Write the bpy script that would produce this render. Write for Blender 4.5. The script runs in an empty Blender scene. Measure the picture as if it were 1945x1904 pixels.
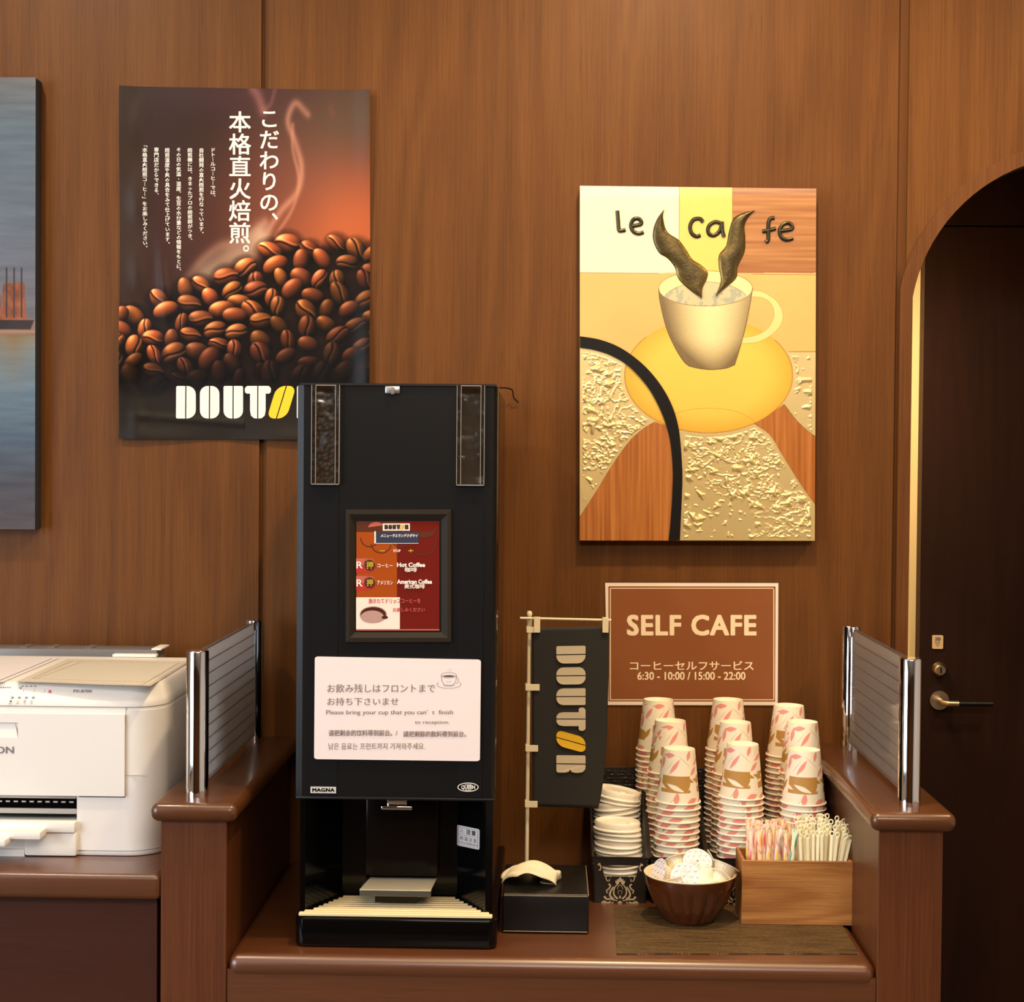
import bpy, bmesh, math, random
import numpy as np
from mathutils import Vector, Matrix

scene = bpy.context.scene
C = scene.collection
PI = math.pi

# ------------------------------------------------------------------ camera
# frame 1945 x 1904, focal length 3100 px; wall plane y = 0, x to the right, z up, floor z = 0
FPX, CX, CY = 3100.0, 972.5, 952.0
CAM = Vector((0.0, -2.768, 1.43))
def _axes():
    ycam = Vector(((1042 - CX) / FPX, (CY - 880) / FPX, -1.0)).normalized()   # world +y seen from the camera
    th = 0.009                                                               # slight roll
    up = Vector((math.sin(th), math.cos(th), 0.0))
    zcam = (up - ycam * up.dot(ycam)).normalized()
    xcam = ycam.cross(zcam)
    return xcam, ycam, zcam
_x, _y, _z = _axes()
ROT = Matrix((_x, _y, _z))                     # rows: world axes in camera space -> maps camera vectors to world
cam_d = bpy.data.cameras.new('camera')
cam_d.sensor_fit = 'HORIZONTAL'
cam_d.sensor_width = 36.0
cam_d.lens = 36.0 * FPX / 1945.0
cam_d.clip_start = 0.05
cam = bpy.data.objects.new('camera', cam_d)
C.objects.link(cam)
cam.matrix_world = Matrix.Translation(CAM) @ ROT.to_4x4()
scene.camera = cam

# ------------------------------------------------------------------ world, lights, exposure
scene.view_settings.view_transform = 'Standard'
scene.view_settings.look = 'None'
scene.view_settings.gamma = 1.0
scene.view_settings.use_curve_mapping = False
scene.view_settings.exposure = 0.75
w = bpy.data.worlds.new('world')
scene.world = w
w.use_nodes = True
w.node_tree.nodes['Background'].inputs[0].default_value = (0.9, 0.8, 0.7, 1)
w.node_tree.nodes['Background'].inputs[1].default_value = 0.05

def area_light(name, loc, target, size, energy, color, size_y=None, spread=180):
    d = bpy.data.lights.new(name, 'AREA')
    d.energy = energy; d.color = color; d.size = size
    d.spread = math.radians(spread)
    if size_y:
        d.shape = 'RECTANGLE'; d.size_y = size_y
    else:
        d.shape = 'DISK'
    o = bpy.data.objects.new(name, d); C.objects.link(o)
    o.location = loc
    o.rotation_euler = (Vector(target) - Vector(loc)).to_track_quat('-Z', 'Y').to_euler()
    return o
def spot_light(name, loc, target, energy, color, angle=80, blend=0.6, radius=0.04):
    d = bpy.data.lights.new(name, 'SPOT')
    d.energy = energy; d.color = color; d.spot_size = math.radians(angle); d.spot_blend = blend
    d.shadow_soft_size = radius
    o = bpy.data.objects.new(name, d); C.objects.link(o)
    o.location = loc
    o.rotation_euler = (Vector(target) - Vector(loc)).to_track_quat('-Z', 'Y').to_euler()
    return o

WARM = (1.0, 0.74, 0.43)
NEUT = (1.0, 0.86, 0.72)
COOL = (0.79, 0.88, 1.0)
# downlights in the ceiling above the bar
spot_light('downlight_bar', (0.22, -0.80, 2.64), (0.28, -0.05, 1.2), 55, WARM, 118, 0.8, 0.05)
spot_light('downlight_arch', (1.25, -0.75, 2.64), (1.25, -0.1, 1.2), 42, WARM, 120, 0.8, 0.05)
spot_light('downlight_printer', (-1.02, -0.84, 2.64), (-0.85, -0.1, 1.2), 31, (1.0, 0.82, 0.62), 120, 0.8, 0.05)
# large soft ceiling light and the window of the lobby behind the camera
area_light('lobby_ceiling_light', (0.3, -3.2, 2.62), (0.2, -2.4, 0.0), 1.6, 46, NEUT, 1.0)
area_light('lobby_window_light', (-2.9, -2.7, 1.55), (0.0, -1.2, 1.2), 2.0, 66, COOL, 1.7)
area_light('edge_highlight_fill', (0.1, -1.35, 2.62), (0.1, -1.25, 0.0), 1.8, 9, WARM, 0.8)  # added unseen panel, gives the counter's front edge its tan highlight
area_light('strip_fill_light', (0.46, 0.50, 1.75), (0.64, 0.82, 1.3), 0.22, 4.6, WARM)  # unseen fill added behind the jamb to brighten the cream strip

# ------------------------------------------------------------------ helpers
def ray(px, py):
    return ROT @ Vector(((px - CX) / FPX, (CY - py) / FPX, -1.0))
def at(px, py, y):
    """point of the plane y = const seen at this place of the frame"""
    r = ray(px, py); return CAM + r * ((y - CAM.y) / r.y)
def atz(px, py, z):
    r = ray(px, py); return CAM + r * ((z - CAM.z) / r.z)
def plane(y):
    return lambda px, py: at(px, py, y)
def lin(c):
    c = c / 255.0
    return c / 12.92 if c <= 0.04045 else ((c + 0.055) / 1.055) ** 2.4
def rgb(r, g, b):
    return (lin(r), lin(g), lin(b), 1.0)
def lin_np(a):
    a = np.clip(np.asarray(a, dtype=float), 0, 255) / 255.0
    return np.where(a <= 0.04045, a / 12.92, ((a + 0.055) / 1.055) ** 2.4)

ORG = {}
class MB:
    """collects shapes in world space, then links them as ONE mesh object"""
    def __init__(self):
        self.v, self.f, self.m = [], [], []
    def add(self, vs, fs, mi=0):
        n = len(self.v)
        self.v.extend(tuple(p) for p in vs)
        for q in fs:
            self.f.append(tuple(i + n for i in q)); self.m.append(mi)
        return self
    def bm(self, b, mi=0):
        b.verts.ensure_lookup_table(); b.verts.index_update()
        self.add([v.co[:] for v in b.verts], [[v.index for v in f.verts] for f in b.faces], mi)
        b.free(); return self
    def box(self, x0, x1, y0, y1, z0, z1, bevel=0, seg=2, mi=0, M=None):
        b = bmesh.new()
        bmesh.ops.create_cube(b, size=1.0)
        for v in b.verts:
            v.co = Vector(((x0 + x1) / 2 + v.co.x * (x1 - x0), (y0 + y1) / 2 + v.co.y * (y1 - y0), (z0 + z1) / 2 + v.co.z * (z1 - z0)))
        if bevel:
            bmesh.ops.bevel(b, geom=b.edges[:], offset=bevel, segments=seg, profile=0.5, affect='EDGES', clamp_overlap=True)
        if M is not None:
            bmesh.ops.transform(b, matrix=M, verts=b.verts[:])
        return self.bm(b, mi)
    def prism(self, pts, off, mi=0, cap=True):
        """polygon (list of 3-D points, any outline) pushed along the vector off"""
        n = len(pts); off = Vector(off)
        a = [Vector(p) for p in pts]; b2 = [p + off for p in a]
        fs = [[(i), (i + 1) % n, (i + 1) % n + n, i + n] for i in range(n)]
        if cap:
            fs.append(list(range(n))[::-1])
        fs.append([i + n for i in range(n)])
        return self.add(a + b2, fs, mi)
    def poly(self, pts, mi=0):
        return self.add(pts, [list(range(len(pts)))], mi)
    def tube(self, pts, r, n=12, mi=0, closed=False, caps=True):
        P = [Vector(p) for p in pts]; k = len(P)
        rr = r if isinstance(r, (list, tuple)) else [r] * k
        vs, fs = [], []
        u = None
        for i in range(k):
            if closed:
                t = (P[(i + 1) % k] - P[i - 1]).normalized()
            else:
                t = (P[min(i + 1, k - 1)] - P[max(i - 1, 0)]).normalized()
            if u is None:
                u = t.orthogonal().normalized()
            u = (u - t * u.dot(t)).normalized()
            v = t.cross(u)
            for j in range(n):
                a = 2 * PI * j / n
                vs.append(P[i] + (u * math.cos(a) + v * math.sin(a)) * rr[i])
        for i in range(k if closed else k - 1):
            for j in range(n):
                a, b2 = i * n + j, i * n + (j + 1) % n
                c, d = ((i + 1) % k) * n + (j + 1) % n, ((i + 1) % k) * n + j
                fs.append([a, b2, c, d])
        if caps and not closed:
            fs.append(list(range(n))[::-1]); fs.append([(k - 1) * n + j for j in range(n)])
        return self.add(vs, fs, mi)
    def lathe(self, prof, n=48, center=(0, 0, 0), mi=0, mod=None, M=None):
        """profile [(r, z)] turned about z; mod(angle, index) scales the radius"""
        vs, fs = [], []
        c = Vector(center)
        k = len(prof)
        for i, (r, z) in enumerate(prof):
            for j in range(n):
                a = 2 * PI * j / n
                q = r * (mod(a, i) if mod else 1.0)
                p = Vector((q * math.cos(a), q * math.sin(a), z))
                if M is not None: p = M @ p
                vs.append(p + c)
        for i in range(k - 1):
            for j in range(n):
                a, b2 = i * n + j, i * n + (j + 1) % n
                fs.append([a, b2, b2 + n, a + n])
        if prof[0][0] > 1e-6: pass
        return self.add(vs, fs, mi)
    def disc(self, c, r, n=32, normal=(0, 0, 1), mi=0):
        nrm = Vector(normal).normalized(); u = nrm.orthogonal().normalized(); v = nrm.cross(u)
        c = Vector(c)
        return self.add([c + (u * math.cos(2 * PI * j / n) + v * math.sin(2 * PI * j / n)) * r for j in range(n)], [list(range(n))], mi)
    def cyl(self, a, b, r, n=24, mi=0, r2=None):
        return self.tube([a, b], [r, r if r2 is None else r2], n, mi)
    def build(self, name, mats, parent=None, loc=None, smooth=35):
        me = bpy.data.meshes.new(name)
        if parent is not None:
            o0 = ORG[parent.name]
        else:
            o0 = Vector(loc) if loc is not None else Vector((0, 0, 0))
        me.from_pydata([(p[0] - o0.x, p[1] - o0.y, p[2] - o0.z) for p in self.v], [], self.f)
        for m in (mats if isinstance(mats, (list, tuple)) else [mats]):
            me.materials.append(m)
        me.polygons.foreach_set('material_index', self.m)
        b = bmesh.new(); b.from_mesh(me)
        bmesh.ops.recalc_face_normals(b, faces=b.faces[:])
        b.to_mesh(me); b.free()
        if smooth:
            me.polygons.foreach_set('use_smooth', [True] * len(me.polygons))
            me.set_sharp_from_angle(angle=math.radians(smooth))
        me.update()
        o = bpy.data.objects.new(name, me); C.objects.link(o)
        if parent is not None:
            o.parent = parent
        else:
            o.location = o0
        ORG[o.name] = o0
        return o

def tag(o, label=None, cat=None, group=None, kind=None):
    if label: o['label'] = label
    if cat: o['category'] = cat
    if group: o['group'] = group
    if kind: o['kind'] = kind
    return o
def thing(name, label, cat, loc=(0, 0, 0), group=None):
    o = bpy.data.objects.new(name, None); C.objects.link(o)
    o.empty_display_size = 0.05
    o.location = loc
    ORG[o.name] = Vector(loc)
    return tag(o, label, cat, group)
def struct(o, label):
    return tag(o, label, 'room', None, 'structure')
KIDS = {}
def dup(root, loc, rot=(0, 0, 0), label=None, group=None):
    r = root.copy(); C.objects.link(r); r.location = loc; r.rotation_euler = rot
    if label: r['label'] = label
    if group: r['group'] = group
    for ch in list(root.children):
        c = ch.copy(); C.objects.link(c); c.parent = r
        for g in list(ch.children):
            d = g.copy(); C.objects.link(d); d.parent = c
    return r

# ------------------------------------------------------------------ materials
def base_mat(name):
    m = bpy.data.materials.new(name); m.use_nodes = True
    nt = m.node_tree
    return m, nt, nt.nodes['Principled BSDF']
def mat(name, color, rough=0.5, metal=0.0, coat=0.0, trans=0.0, emit=None, estr=0.0, alpha=1.0, bump=0.0, bscale=200.0, ior=1.45, spec=0.5, var=0.0, vscale=30.0, bstretch=(1, 1, 1)):
    m, nt, p = base_mat(name)
    p.inputs['Base Color'].default_value = color
    p.inputs['Roughness'].default_value = rough
    p.inputs['Metallic'].default_value = metal
    p.inputs['Coat Weight'].default_value = coat
    p.inputs['Coat Roughness'].default_value = 0.12
    p.inputs['Transmission Weight'].default_value = trans
    p.inputs['IOR'].default_value = ior
    p.inputs['Specular IOR Level'].default_value = spec
    p.inputs['Alpha'].default_value = alpha
    if emit:
        p.inputs['Emission Color'].default_value = emit
        p.inputs['Emission Strength'].default_value = estr
    N, L = nt.nodes, nt.links
    if bump or var:
        tc = N.new('ShaderNodeTexCoord'); mp = N.new('ShaderNodeMapping')
        mp.inputs['Scale'].default_value = bstretch
        L.new(tc.outputs['Object'], mp.inputs['Vector'])
    if bump:
        nz = N.new('ShaderNodeTexNoise'); nz.inputs['Scale'].default_value = bscale; nz.inputs['Detail'].default_value = 4
        L.new(mp.outputs[0], nz.inputs['Vector'])
        bp = N.new('ShaderNodeBump'); bp.inputs['Strength'].default_value = bump; bp.inputs['Distance'].default_value = 0.001
        L.new(nz.outputs['Fac'], bp.inputs['Height']); L.new(bp.outputs[0], p.inputs['Normal'])
    if var:
        nz = N.new('ShaderNodeTexNoise'); nz.inputs['Scale'].default_value = vscale; nz.inputs['Detail'].default_value = 5
        L.new(mp.outputs[0], nz.inputs['Vector'])
        mx = N.new('ShaderNodeMix'); mx.data_type = 'RGBA'
        mx.inputs[6].default_value = tuple(c * (1 - var) for c in color[:3]) + (1,)
        mx.inputs[7].default_value = tuple(min(1, c * (1 + var)) for c in color[:3]) + (1,)
        L.new(nz.outputs['Fac'], mx.inputs[0]); L.new(mx.outputs[2], p.inputs['Base Color'])
    return m
def wood(name, dark, mid, light, axis='z', rough=0.42, coat=0.0, figure=1.0, scale=1.0, spec=0.5, seed=0.0, croug=0.15, fine=1.0, tone=(.66, .70, .63)):
    """veneer: fine pores and streaks along the grain axis with a slow cathedral figure"""
    dark, mid, light = [tuple(c * t for c, t in zip(q[:3], tone)) + (1,) for q in (dark, mid, light)]
    m, nt, p = base_mat(name)
    N, L = nt.nodes, nt.links
    tc = N.new('ShaderNodeTexCoord')
    at_ = N.new('ShaderNodeAttribute'); at_.attribute_name = 'seed'
    off = N.new('ShaderNodeVectorMath'); off.operation = 'ADD'; off.inputs[1].default_value = (seed, seed * 0.7, seed * 0.37)
    add = N.new('ShaderNodeVectorMath'); add.operation = 'ADD'
    L.new(tc.outputs['Object'], off.inputs[0]); L.new(off.outputs[0], add.inputs[0]); L.new(at_.outputs['Vector'], add.inputs[1])
    def mp(s_across, s_along):
        n = N.new('ShaderNodeMapping')
        sc = [s_across * scale] * 3; sc['xyz'.index(axis)] = s_along * scale
        n.inputs['Scale'].default_value = sc
        L.new(add.outputs[0], n.inputs['Vector']); return n
    def noise(s_across, s_along, detail=3, dist=0.0, rough_=0.5):
        n = N.new('ShaderNodeTexNoise'); n.inputs['Scale'].default_value = 1.0; n.inputs['Detail'].default_value = detail
        n.inputs['Distortion'].default_value = dist; n.inputs['Roughness'].default_value = rough_
        L.new(mp(s_across, s_along).outputs[0], n.inputs['Vector']); return n.outputs['Fac']
    def math_(op, a, b=None, c=None):
        n = N.new('ShaderNodeMath'); n.operation = op
        for i, x in enumerate((a, b, c)):
            if x is None: continue
            if isinstance(x, (int, float)): n.inputs[i].default_value = x
            else: L.new(x, n.inputs[i])
        return n.outputs[0]
    slow = noise(4.5, 0.45, 2, 0.4)                      # cathedral field
    rings = math_('SINE', math_('MULTIPLY', slow, 62.0))
    rings = math_('MULTIPLY_ADD', rings, 0.5, 0.5)
    mid_ = noise(38, 0.9, 3)
    fin = noise(330, 5.0, 3)
    pore = noise(700, 14.0, 2)
    tonal = noise(2.2, 0.5, 2)
    v = math_('MULTIPLY', rings, 0.16 * figure)
    v = math_('MULTIPLY_ADD', mid_, 0.35, v)
    v = math_('MULTIPLY_ADD', fin, 0.62 * fine, v)
    v = math_('MULTIPLY_ADD', tonal, 0.40, v)
    v = math_('SUBTRACT', v, 0.185 + 0.08 * figure - 0.31 * (1 - fine))
    cr = N.new('ShaderNodeValToRGB')
    cr.color_ramp.elements[0].position = 0.12; cr.color_ramp.elements[0].color = dark
    cr.color_ramp.elements[1].position = 0.88; cr.color_ramp.elements[1].color = light
    e = cr.color_ramp.elements.new(0.5); e.color = mid
    L.new(v, cr.inputs[0])
    pm = math_('GREATER_THAN', pore, 0.60)
    mx = N.new('ShaderNodeMix'); mx.data_type = 'RGBA'
    L.new(math_('MULTIPLY', pm, 0.22), mx.inputs[0])
    L.new(cr.outputs[0], mx.inputs[6]); mx.inputs[7].default_value = tuple(c * 0.5 for c in dark[:3]) + (1,)
    L.new(mx.outputs[2], p.inputs['Base Color'])
    p.inputs['Roughness'].default_value = rough
    p.inputs['Specular IOR Level'].default_value = spec
    p.inputs['Coat Weight'].default_value = coat
    p.inputs['Coat Roughness'].default_value = croug
    bp = N.new('ShaderNodeBump'); bp.inputs['Strength'].default_value = 0.12; bp.inputs['Distance'].default_value = 0.0006
    L.new(fin, bp.inputs['Height']); L.new(bp.outputs[0], p.inputs['Normal'])
    return m
def print_mat(name, rough=0.5, spec=0.5, coat=0.0, metal=0.0, bump=0.0, bscale=600):
    """printed / painted picture: colours held per point on the sheet itself"""
    m, nt, p = base_mat(name)
    N, L = nt.nodes, nt.links
    a = N.new('ShaderNodeAttribute'); a.attribute_name = 'Col'
    L.new(a.outputs['Color'], p.inputs['Base Color'])
    p.inputs['Roughness'].default_value = rough
    p.inputs['Specular IOR Level'].default_value = spec
    p.inputs['Coat Weight'].default_value = coat
    p.inputs['Metallic'].default_value = metal
    if bump:
        tc = N.new('ShaderNodeTexCoord'); nz = N.new('ShaderNodeTexNoise'); nz.inputs['Scale'].default_value = bscale
        L.new(tc.outputs['Object'], nz.inputs['Vector'])
        bp = N.new('ShaderNodeBump'); bp.inputs['Strength'].default_value = bump; bp.inputs['Distance'].default_value = 0.001
        L.new(nz.outputs['Fac'], bp.inputs['Height']); L.new(bp.outputs[0], p.inputs['Normal'])
    return m
def grid_mesh(name, P, col, m, parent=None, loc=None, mask=None, close_u=False):
    """P: (ny, nx, 3) points, col: (ny, nx, 3) sRGB 0-255 or None"""
    ny, nx = P.shape[:2]
    o0 = ORG[parent.name] if parent is not None else Vector(loc or (0, 0, 0))
    V = P.reshape(-1, 3) - np.array(o0[:])
    j, i = np.meshgrid(np.arange(ny - 1), np.arange(nx - 1), indexing='ij')
    F = np.stack([j * nx + i, j * nx + i + 1, (j + 1) * nx + i + 1, (j + 1) * nx + i], -1).reshape(-1, 4)
    if close_u:
        j2 = np.arange(ny - 1)
        F = np.concatenate([F, np.stack([j2 * nx + nx - 1, j2 * nx, (j2 + 1) * nx, (j2 + 1) * nx + nx - 1], -1)])
    cols = None if col is None else lin_np(col).reshape(-1, 3)
    if mask is not None:
        F = F[mask[:-1, :-1].reshape(-1)]
        used = np.unique(F); re = -np.ones(len(V), int); re[used] = np.arange(len(used))
        V = V[used]; F = re[F]
        if cols is not None: cols = cols[used]
    me = bpy.data.meshes.new(name)
    me.vertices.add(len(V)); me.vertices.foreach_set('co', V.astype(np.float32).ravel())
    me.loops.add(len(F) * 4); me.loops.foreach_set('vertex_index', F.astype(np.int32).ravel())
    me.polygons.add(len(F)); me.polygons.foreach_set('loop_start', np.arange(0, len(F) * 4, 4, dtype=np.int32))
    me.update(calc_edges=True)
    me.polygons.foreach_set('use_smooth', np.ones(len(F), dtype=bool))
    if cols is not None:
        a = me.attributes.new('Col', 'FLOAT_COLOR', 'POINT')
        a.data.foreach_set('color', np.concatenate([cols, np.ones((len(cols), 1))], 1).astype(np.float32).ravel())
    me.materials.append(m); me.validate(); me.update()
    o = bpy.data.objects.new(name, me); C.objects.link(o)
    if parent is not None: o.parent = parent
    else: o.location = o0
    ORG[o.name] = o0
    return o

# text ---------------------------------------------------------------
def glyphs(body, bold=0.0, spacing=1.0, line=1.0, align='LEFT', shear=0.0, res=3):
    d = bpy.data.curves.new('lettering_source', 'FONT')
    d.body = body; d.size = 1.0; d.offset = bold; d.space_character = spacing; d.space_line = line
    d.align_x = align; d.resolution_u = res; d.fill_mode = 'FRONT'; d.shear = shear
    o = bpy.data.objects.new('lettering_source', d); C.objects.link(o)
    bpy.context.view_layer.update()
    me = bpy.data.meshes.new_from_object(o.evaluated_get(bpy.context.evaluated_depsgraph_get()))
    V = np.zeros(len(me.vertices) * 3); me.vertices.foreach_get('co', V); V = V.reshape(-1, 3)[:, :2]
    F = [list(q.vertices) for q in me.polygons]
    bpy.data.objects.remove(o); bpy.data.curves.remove(d); bpy.data.meshes.remove(me)
    return V, F
def put_text(mb, body, box, surf, bold=0.0, mi=0, rot=0, keep=False, lift=0.0003, fat=0.0, **kw):
    """lettering laid on a surface: box (x0, y0, x1, y1) in the surface's own coordinates, y down"""
    V, F = glyphs(body, bold, **kw)
    if len(V) == 0: return
    if rot == 90: V = np.stack([V[:, 1], -V[:, 0]], 1)      # turned clockwise
    if fat:                                                 # heavier strokes: the same outline set several times
        V0, F0 = V, F; V = np.concatenate([V0 + np.array(d) * fat for d in ((-1, -1), (1, -1), (-1, 1), (1, 1), (0, 0), (-1.3, 0), (1.3, 0))])
        F = [[i + k * len(V0) for i in q] for k in range(7) for q in F0]
    lo, hi = V.min(0), V.max(0); s = np.maximum(hi - lo, 1e-6)
    U = (V - lo) / s
    x0, y0, x1, y1 = box
    if keep:                                                # keep the glyph's own proportions, centred
        k = min((x1 - x0) / s[0], (y1 - y0) / s[1]); cx, cy = (x0 + x1) / 2, (y0 + y1) / 2
        x0, x1 = cx - s[0] * k / 2, cx + s[0] * k / 2; y0, y1 = cy - s[1] * k / 2, cy + s[1] * k / 2
    pts = []; per = len(U) // 7 if fat else len(U) + 1
    for i, (u, v) in enumerate(U):
        p = surf(x0 + u * (x1 - x0), y1 - v * (y1 - y0))
        pts.append((p[0], p[1] - lift - (i // per) * 3e-5, p[2]))
    mb.add(pts, F, mi)
def rrect(x0, y0, x1, y1, r=(0, 0, 0, 0), n=5):
    """outline with rounded corners, y up, radii bl, br, tr, tl"""
    pts = []
    for (cx, cy, a0, rr) in ((x0, y0, 180, r[0]), (x1, y0, 270, r[1]), (x1, y1, 0, r[2]), (x0, y1, 90, r[3])):
        if rr <= 0: pts.append((cx, cy)); continue
        ox = cx + rr if cx == x0 else cx - rr; oy = cy + rr if cy == y0 else cy - rr
        for k in range(n + 1):
            a = math.radians(a0 + 90 * k / n); pts.append((ox + rr * math.cos(a), oy + rr * math.sin(a)))
    return pts
def logo_shapes():
    """six stencil letters, each split by a slit; unit height, list of (polygons, accent)"""
    g = .035; w_ = .60
    L_ = []
    D = [rrect(0, 0, .28, 1, (.05, 0, 0, .05)), rrect(.28 + g, 0, w_, 1, (0, .26, .26, 0))]
    O = [rrect(0, 0, .28, 1, (.24, 0, 0, .24)), rrect(.28 + g, 0, w_, 1, (0, .24, .24, 0))]
    U_ = [rrect(0, 0, .28, 1, (.24, 0, 0, .05)), rrect(.28 + g, 0, w_, 1, (0, .24, .05, 0))]
    T = [[(-.10, .86), (-.09, .80), (-.04, .765), (.06, .765), (.06, .24), (.09, .09), (.18, .01), (.28, 0), (.28, 1), (-.02, 1), (-.07, .97), (-.10, .92)],
         [(w_ + .10 - .0, .86), (w_ + .09, .80), (w_ + .04, .765), (w_ - .06, .765), (w_ - .06, .24), (w_ - .09, .09), (w_ - .18, .01), (.28 + g, 0), (.28 + g, 1), (w_ + .02, 1), (w_ + .07, .97), (w_ + .10, .92)]]
    sh = lambda P: [(x + (y - .5) * .30, y) for x, y in P]
    B = [sh(rrect(0, 0, .28, 1, (.22, 0, 0, .26))), sh(rrect(.28 + g, 0, w_, 1, (0, .26, .22, 0)))]
    R_ = [rrect(0, 0, .28, 1, (.05, 0, 0, .05)),
          [(.28 + g, 0), (.55, 0), (.60, .05), (.60, .30), (.57, .42), (.49, .475), (.57, .52), (.60, .64), (.60, .76), (.57, .90), (.49, .98), (.40, 1), (.28 + g, 1)]]
    for P, acc in ((D, 0), (O, 0), (U_, 0), (T, 0), (B, 1), (R_, 0)): L_.append((P, acc))
    return L_
LOGO_X = [0.0, .725, 1.45, 2.205, 2.93, 3.70]
def put_logo(mb, x0, y0, h, surf, letters=6, width_scale=1.0, turn=False, lift=0.0004, acc=1):
    """logo lettering; x0, y0 the top left corner on the surface, h the letter height (turn: runs downwards)"""
    for (P, a), lx in list(zip(logo_shapes(), LOGO_X))[:letters]:
        for poly in P:
            pts = []
            for x, y in poly:
                gx = (lx + x) * h * width_scale; gy = (1 - y) * h
                q = surf(x0 + gx, y0 + gy) if not turn else surf(x0 + y * h, y0 + gx)
                pts.append((q[0], q[1] - lift, q[2]))
            mb.poly(pts, acc if a else 0)
# ------------------------------------------------------------------ shared materials
M = {}
M['wall'] = wood('wall_veneer', rgb(92, 52, 22), rgb(118, 68, 30), rgb(136, 82, 38), 'z', rough=0.45, spec=0.16, tone=(.71, .81, .78))
M['wood_red'] = wood('divider_veneer', rgb(80, 39, 18), rgb(112, 58, 29), rgb(134, 76, 42), 'z', rough=0.38, figure=0.5, seed=3.1)
M['wood_x'] = wood('counter_veneer', rgb(92, 46, 22), rgb(114, 60, 31), rgb(130, 76, 42), 'x', rough=0.30, figure=0.3, seed=5.3, tone=(.64, .72, .66), coat=1.0, croug=.36, fine=.6)
M['wood_cap'] = wood('cap_veneer', rgb(90, 48, 25), rgb(108, 62, 34), rgb(120, 72, 42), 'y', rough=0.30, figure=0.2, seed=7.7, coat=0.35, fine=.5)
M['cabinet'] = wood('cabinet_laminate', rgb(70, 34, 22), rgb(82, 40, 26), rgb(90, 46, 30), 'x', rough=0.6, spec=.2, figure=0.1, seed=1.3, fine=.4)
M['door'] = wood('dark_door_veneer', rgb(40, 20, 12), rgb(54, 29, 16), rgb(62, 35, 20), 'z', rough=0.55, spec=.2, seed=9.3, tone=(.60, .56, .50))
M['walnut'] = wood('walnut_veneer', rgb(96, 48, 16), rgb(158, 96, 46), rgb(200, 138, 78), 'x', rough=0.5, tone=(.92, 1.0, .92), scale=2.2, figure=1.1, seed=2.2)
M['cream_wall'] = mat('cream_paint', rgb(226, 202, 150), 0.7)
M['plaster'] = mat('plaster', rgb(225, 215, 200), 0.8, bump=.1, bscale=90)
M['floor'] = mat('carpet', rgb(96, 76, 60), 0.9, bump=.4, bscale=300, var=.25, vscale=60)
M['black'] = mat('black_plastic', rgb(14, 14, 14), 0.38)
M['machine'] = mat('black_brushed_panel', rgb(17, 16, 16), 0.36, spec=.32, bump=.15, bscale=260, bstretch=(1, 1, .02))
M['machine_side'] = mat('black_side_panel', rgb(21, 21, 23), 0.30, spec=.35)
M['gloss_black'] = mat('gloss_black', rgb(7, 6, 6), 0.10, spec=.3)
M['chrome'] = mat('chrome', (0.82, 0.82, 0.83, 1), 0.06, 1.0)
M['steel'] = mat('brushed_steel', (0.62, 0.60, 0.57, 1), 0.32, 1.0)
M['brass'] = mat('satin_nickel', (0.72, 0.60, 0.42, 1), 0.30, 1.0)
M['white'] = mat('white_plastic', rgb(236, 232, 224), 0.42)
M['printer'] = mat('printer_shell', rgb(232, 226, 218), 0.45, bump=.03, bscale=900)
M['printer_grey'] = mat('printer_grey', rgb(176, 172, 168), 0.45)
M['paper'] = mat('white_paper', rgb(238, 230, 224), 0.7)
M['ivory'] = mat('ivory_plastic', rgb(234, 218, 182), 0.45)
M['ink'] = mat('dark_print', rgb(66, 60, 60), 0.6)
M['ink_grey'] = mat('grey_print', rgb(120, 112, 112), 0.6)
M['print_white'] = mat('white_print', rgb(240, 236, 226), 0.55)
M['print_yellow'] = mat('yellow_print', rgb(246, 200, 28), 0.5)

# ------------------------------------------------------------------ the room
ZC = 2.65
JX0, JX1 = at(496, 120, 0).x, at(510, 120, 0).x           # first panel joint
KX0, KX1 = at(1707, 120, 0).x, at(1727, 120, 0).x         # second panel joint
AC = at(2052, 621, 0)                                      # arch centre
AR_O = (at(2052 - 352, 621, 0) - AC).length
AR_I = (at(2052 - 325, 621, 0) - AC).length
TX0 = at(1708.6, 547, 0).x; TX1 = at(1732.5, 552, 0).x     # jamb trim
def arc_pts(R, xl, n=40):
    """left springing point, over the top, to the right springing point"""
    c = max(-1, min(1, (xl - AC.x) / R)); a0 = math.acos(c)
    return [(AC.x + R * math.cos(a0 * (1 - 2 * k / n) + PI / 2 * 0 + 0) if False else AC.x + R * math.cos(a0 + (PI - 2 * a0) * k / n), AC.z + R * math.sin(a0 + (PI - 2 * a0) * k / n)) for k in range(n + 1)]
XR = 2.6
a_in = arc_pts(AR_I, TX1)
mb = MB()
mb.prism([(-3.0, 0, 0), (-3.0, 0, ZC), (JX0, 0, ZC), (JX0, 0, 0)], (0, .03, 0))
mb.prism([(JX1, 0, 0), (JX1, 0, ZC), (KX0, 0, ZC), (KX0, 0, 0)], (0, .03, 0))
mb.prism([(KX1, 0, 0), (KX1, 0, ZC), (XR, 0, ZC), (XR, 0, 0), (a_in[-1][0], 0, 0)] + [(x, 0, z) for x, z in a_in[::-1]] + [(a_in[0][0], 0, 0)], (0, .03, 0))
mb.box(JX0 - .001, JX1 + .001, .009, .029, 0, ZC)
mb.box(KX0 - .001, KX1 + .001, .009, .029, 0, ZC)
wall = mb.build('wall_back', M['wall'], smooth=None)
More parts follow.
